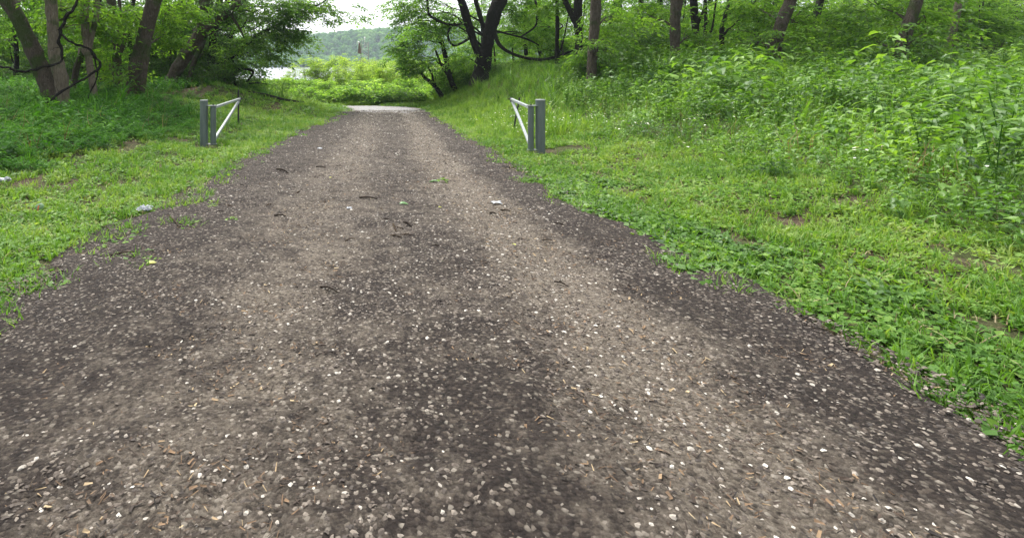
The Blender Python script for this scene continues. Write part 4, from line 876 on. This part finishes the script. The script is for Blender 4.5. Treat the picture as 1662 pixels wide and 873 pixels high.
thing_tube('dead_snag', 'bare black crooked snag at the left end of the lake view', 'branch', [pix_path([(388, 165, 31, 5), (384, 147, 31, 4), (380, 118, 31, 5), (395, 112, 31, 5), (410, 116, 31, 4), (408, 124, 31, 4), (400, 133, 31, 3)]), pix_path([(404, 136, 31, 2), (420, 135, 31, 2), (433, 137, 31, 1.5)])], BARK_BLACK)

TWIG_D = bark_mat('dark_twig', (.02, .014, .010), (.07, .048, .032), scale=4)
def twig(label, x0, y0, x1, y1, w, mat=TWIG, bend=3.0, grp=None):
    def gp_(px, py, dz): p = hit(px, py, 1.2, 40); return np.array([p[0], p[1], p[2] + dz])
    Y = hit(x0, y0)[1]; r = w / 2 / F * Y; a, b = gp_(x0, y0, .053 + r), gp_(x1, y1, .058 + r); m = (a + b) / 2 + np.array([rng.normal(0, .006) * bend, rng.normal(0, .006) * bend, .012])
    fk = [[np.append(m, r * .7), np.append(m + (b - m) * .5 + np.array([(b - m)[1], -(b - m)[0], 0]) * rng.uniform(.4, .8) * rng.choice([-1, 1]), r * .35)]] if rng.random() < .45 else []
    thing_tube('twig', label, 'twig', [[np.append(a, r), np.append(m, r * .9), np.append(b, r * .55)]] + fk, mat, 6, .1, grp, 5)
twig('curved pale twig at the left grass edge below the white scrap', 268, 357, 292, 380, 2.4)
twig('long tan stick lying at the near left road edge', 170, 428, 224, 421, 2.6)
twig('thick dark stick lying across the middle of the gravel road', 583, 329, 612, 332, 3.0, TWIG_D, 1)
for lab, *a in (('short brown stick above the others in the woody heap on the road', 616, 347, 622, 352, 2), ('upright pointing brown stick in the woody heap on the road', 638, 374, 643, 388, 4), ('dark stick right of the upright one in the woody heap on the road', 655, 371, 668, 379, 3.5),
                ('pale straw coloured stick below the woody heap on the road', 631, 393, 652, 397, 3), ('thin pale stick lowest in the woody heap on the road', 650, 392, 670, 393, 2), ('short dark stick left in the woody heap on the road', 618, 366, 634, 367, 2), ('dark stick above the pale track on the right', 813, 350, 828, 353, 3)):
    twig(lab, *a, TWIG if ('pale' in lab or 'brown' in lab) else TWIG_D, 1)
for a in ((449, 281, 466, 286, 2.6), (513, 277, 528, 279, 2.4), (285, 340, 305, 339, 1.6), (366, 341, 380, 345, 2), (346, 356, 366, 352, 2), (430, 344, 440, 340, 2), (88, 378, 105, 375, 2), (163, 377, 180, 386, 2.2), (445, 359, 464, 361, 2.6), (480, 322, 488, 318, 2), (795, 356, 806, 357, 3), (900, 372, 915, 376, 2.4), (880, 400, 896, 402, 2),
          (700, 410, 716, 414, 2.2), (560, 402, 577, 398, 2), (520, 480, 548, 490, 3), (900, 470, 922, 480, 2.6)):
    twig('small dry twig lying on the gravel road', *a, TWIG_D if rng.random() < .6 else TWIG, 1.5, 'small twigs on the road')

# litter
PAPER = simple('white_paper', (.42, .44, .46), .6, 0, .12, 20); PLAST = leaf_mat('clear_plastic', [(0, (.20, .30, .22)), (1, (.34, .46, .36))], .6, .35, .25); ORANGE = simple('orange_straw', (.75, .16, .05), .5)
def scrap(name, label, cat, px, py, wx, wy, hz, mat, seed, dz=.05):
    q = np.random.default_rng(seed); c = hit(px, py); n = 12; u = np.linspace(-1, 1, n); U, V_ = np.meshgrid(u, u)
    X = U * wx / 2 * (1 + .25 * np.sin(V_ * 4 + seed)); Y = V_ * wy / 2 * (1 + .25 * np.sin(U * 3 + seed * 2)); Z = hz * (vnoise(U * 2.4 + 9, V_ * 2.4 + 5, seed) + .5 * vnoise(U * 5 + 9, V_ * 5 + 5, seed + 1)) * (1 - .5 * (U ** 2 + V_ ** 2) / 2)
    top = np.stack([X, Y, Z + .004], -1).reshape(-1, 3) + c + [0, 0, dz]; bot = top - [0, 0, .003]; j, i = np.meshgrid(np.arange(n - 1), np.arange(n - 1), indexing='ij'); a = (j * n + i).ravel()
    T = np.concatenate([np.stack([a, a + 1, a + n + 1], 1), np.stack([a, a + n + 1, a + n], 1)]); g = Geo(); g.add(top, T); g.add(bot, T[:, ::-1]); return tag(g.build(name, mat, origin=tuple(c)), label, cat)
scrap('paper_scrap', 'crumpled white paper scrap at the left grass edge', 'litter', 235, 350, .15, .12, .06, PAPER, 3)
scrap('plastic_bag', 'crushed white plastic bag at the far left of the lawn', 'litter', 4, 306, .20, .14, .09, PAPER, 8, .07)
scrap('paper_scrap', 'small white paper scrap on the pale right wheel track', 'litter', 806, 337, .10, .10, .015, PAPER, 12)
scrap('paper_scrap', 'tiny white paper bit left of the dark stick on the road', 'litter', 567, 346, .05, .07, .02, PAPER, 15)
scrap('paper_scrap', 'tiny white paper bit far up the road left of centre', 'litter', 519, 246, .09, .12, .03, PAPER, 17)
def lid():
    c = hit(64, 350); root = empty('plastic_dome', c); tag(root, 'round clear plastic cup lid with an orange straw in the left lawn', 'litter')
    g = Geo(); lathe(g, [[.012, .022], [.03, .024], [.055, .018], [.062, .0], [.068, -.004], [.066, -.01], [.058, .0], [.05, .012], [.028, .018], [.012, .016]], (0, 0, 0), 28); V = np.concatenate(g.v); M = rotz(np.array(.3)) @ rotx(np.array(.85)) * .7; g.v = [(V @ M.T + c + [0, 0, .10]).astype(np.float32)]; g.build('lid', PLAST, root, smooth=True)
    g = Geo(); tube(g, [np.append(c + [0, -.03, .02], .006), np.append(c + [.003, -.035, .075], .006), np.append(c + [.004, -.02, .12], .006)], 8, 3); g.build('straw', ORANGE, root)
lid()
YL = leaf_mat('yellow_leaf', [(0, (.35, .36, .08)), (1, (.5, .5, .15))], .3); GL = leaf_mat('fallen_green_leaf', [(0, (.10, .22, .07)), (1, (.2, .36, .15))], .3)
def loose_leaf(label, px, py, l, mat, yaw, grp=None):
    c = hit(px, py); V, T = leaf6_tpl(1, .62, .12, .15); g = Geo(); V2 = place(V, c + [0, 0, .06], yaw, .05, .1, l); g.add(V2, T, 0, .6); g.add(V2 - [0, 0, .002], T[:, ::-1], 0, .6); tag(g.build('fallen_leaf', mat, origin=tuple(c)), label, 'leaf', grp)
loose_leaf('pale yellow fallen leaf at the near left road edge', 237, 440, .09, YL, .3); loose_leaf('small yellow fallen leaf at the edge of the right wheel track', 711, 345, .05, YL, .1)
loose_leaf('green fallen leaf above the woody heap on the road', 648, 339, .12, GL, .1); loose_leaf('green fallen leaf on the right wheel track far up', 712, 302, .16, GL, 2.9); loose_leaf('yellow fallen leaf left of the road middle', 535, 295, .06, YL, 1.0); loose_leaf('yellow leaf at the right of the near road', 837, 409, .05, YL, 2.0)
def sprout(label, px, py, s):
    c = hit(px, py); g = Geo(); g.inst(clover_tpl(77, 12, .06, .04, .04), np.array([c + [0, 0, .04]]), rotz(np.array([.4])), np.array([s]), np.array([.6])); tag(g.build('weed_sprout', LEAF_LAWN, origin=tuple(c)), label, 'weed')
sprout('small green weed sprouting in the left of the gravel road', 376, 366, 1.0); sprout('flat green weed on the right wheel track', 718, 300, 1.3)

# tall leafy weeds that stand up out of the right bank
def tall_weed(seed):
    root = empty('leafy_weed', (0, 0, 0)); q = np.random.default_rng(seed); g = Geo(); gs = Geo()
    for s in range(3):
        a = q.uniform(0, 2 * pi); le = np.array([math.cos(a) * .16, math.sin(a) * .16, 1]) * q.uniform(.75, 1.05); tube(gs, [[0, 0, -.1, .007], [le[0] * .4, le[1] * .4, le[2] * .5, .006], [*le, .003]], 5, 3)
        for i in range(13):
            t = .28 + .72 * i / 12; yaw = q.uniform(0, 2 * pi) if i < 9 else i * 1.57; V, T = leaf6_tpl(1, q.uniform(.42, .58), q.uniform(.04, .14), q.uniform(.2, .55)); g.add(place(V, np.array([le[0] * t * t, le[1] * t * t, le[2] * t]), yaw, q.uniform(-.1, .5), q.normal(0, .2), .19 * q.uniform(.6, 1.15) * (1.1 - .35 * t)), T, 0, .5 + q.uniform(-.3, .4))
    gs.build('stem', LEAF_FERN, root, smooth=True); g.build('leaves', LEAF_WEED, root); return root
tw = [tall_weed(s) for s in range(4)]; sp = []
for _ in range(4000):
    if len(sp) >= 170: break
    x, y = rng.uniform(6, 26), rng.uniform(6, 24); px = CX + F * x / y
    if x < right_edge(y) + 1.6 or px > 1690 or px < 890 or vnoise(x * .5, y * .5, 150) < .38: continue
    if all((x - a) ** 2 + (y - b) ** 2 > .55 ** 2 for a, b in sp): sp.append((x, y))
for i, (x, y) in enumerate(sp):
    o = put(tw[i % 4], i < 4, x, y, rng.uniform(.7, 1.1)); tag(o, 'tall broad leaved weed standing out of the right bank', 'weed', 'tall weeds on the right bank')

# ------------------------------------------------------------------ haze
def haze():
    m, nt, out = newmat('haze_air'); v = N(nt, 'ShaderNodeVolumePrincipled', Density=.00032); v.inputs['Color'].default_value = (.78, .91, 1, 1); v.inputs['Anisotropy'].default_value = .0
    nt.links.new(v.outputs[0], out.inputs['Volume']); g = Geo(); box(g, (0, 1100, 45), (5200, 3100, 130)); o = g.build('haze', m); tag(o, kind='stuff'); return o
haze()
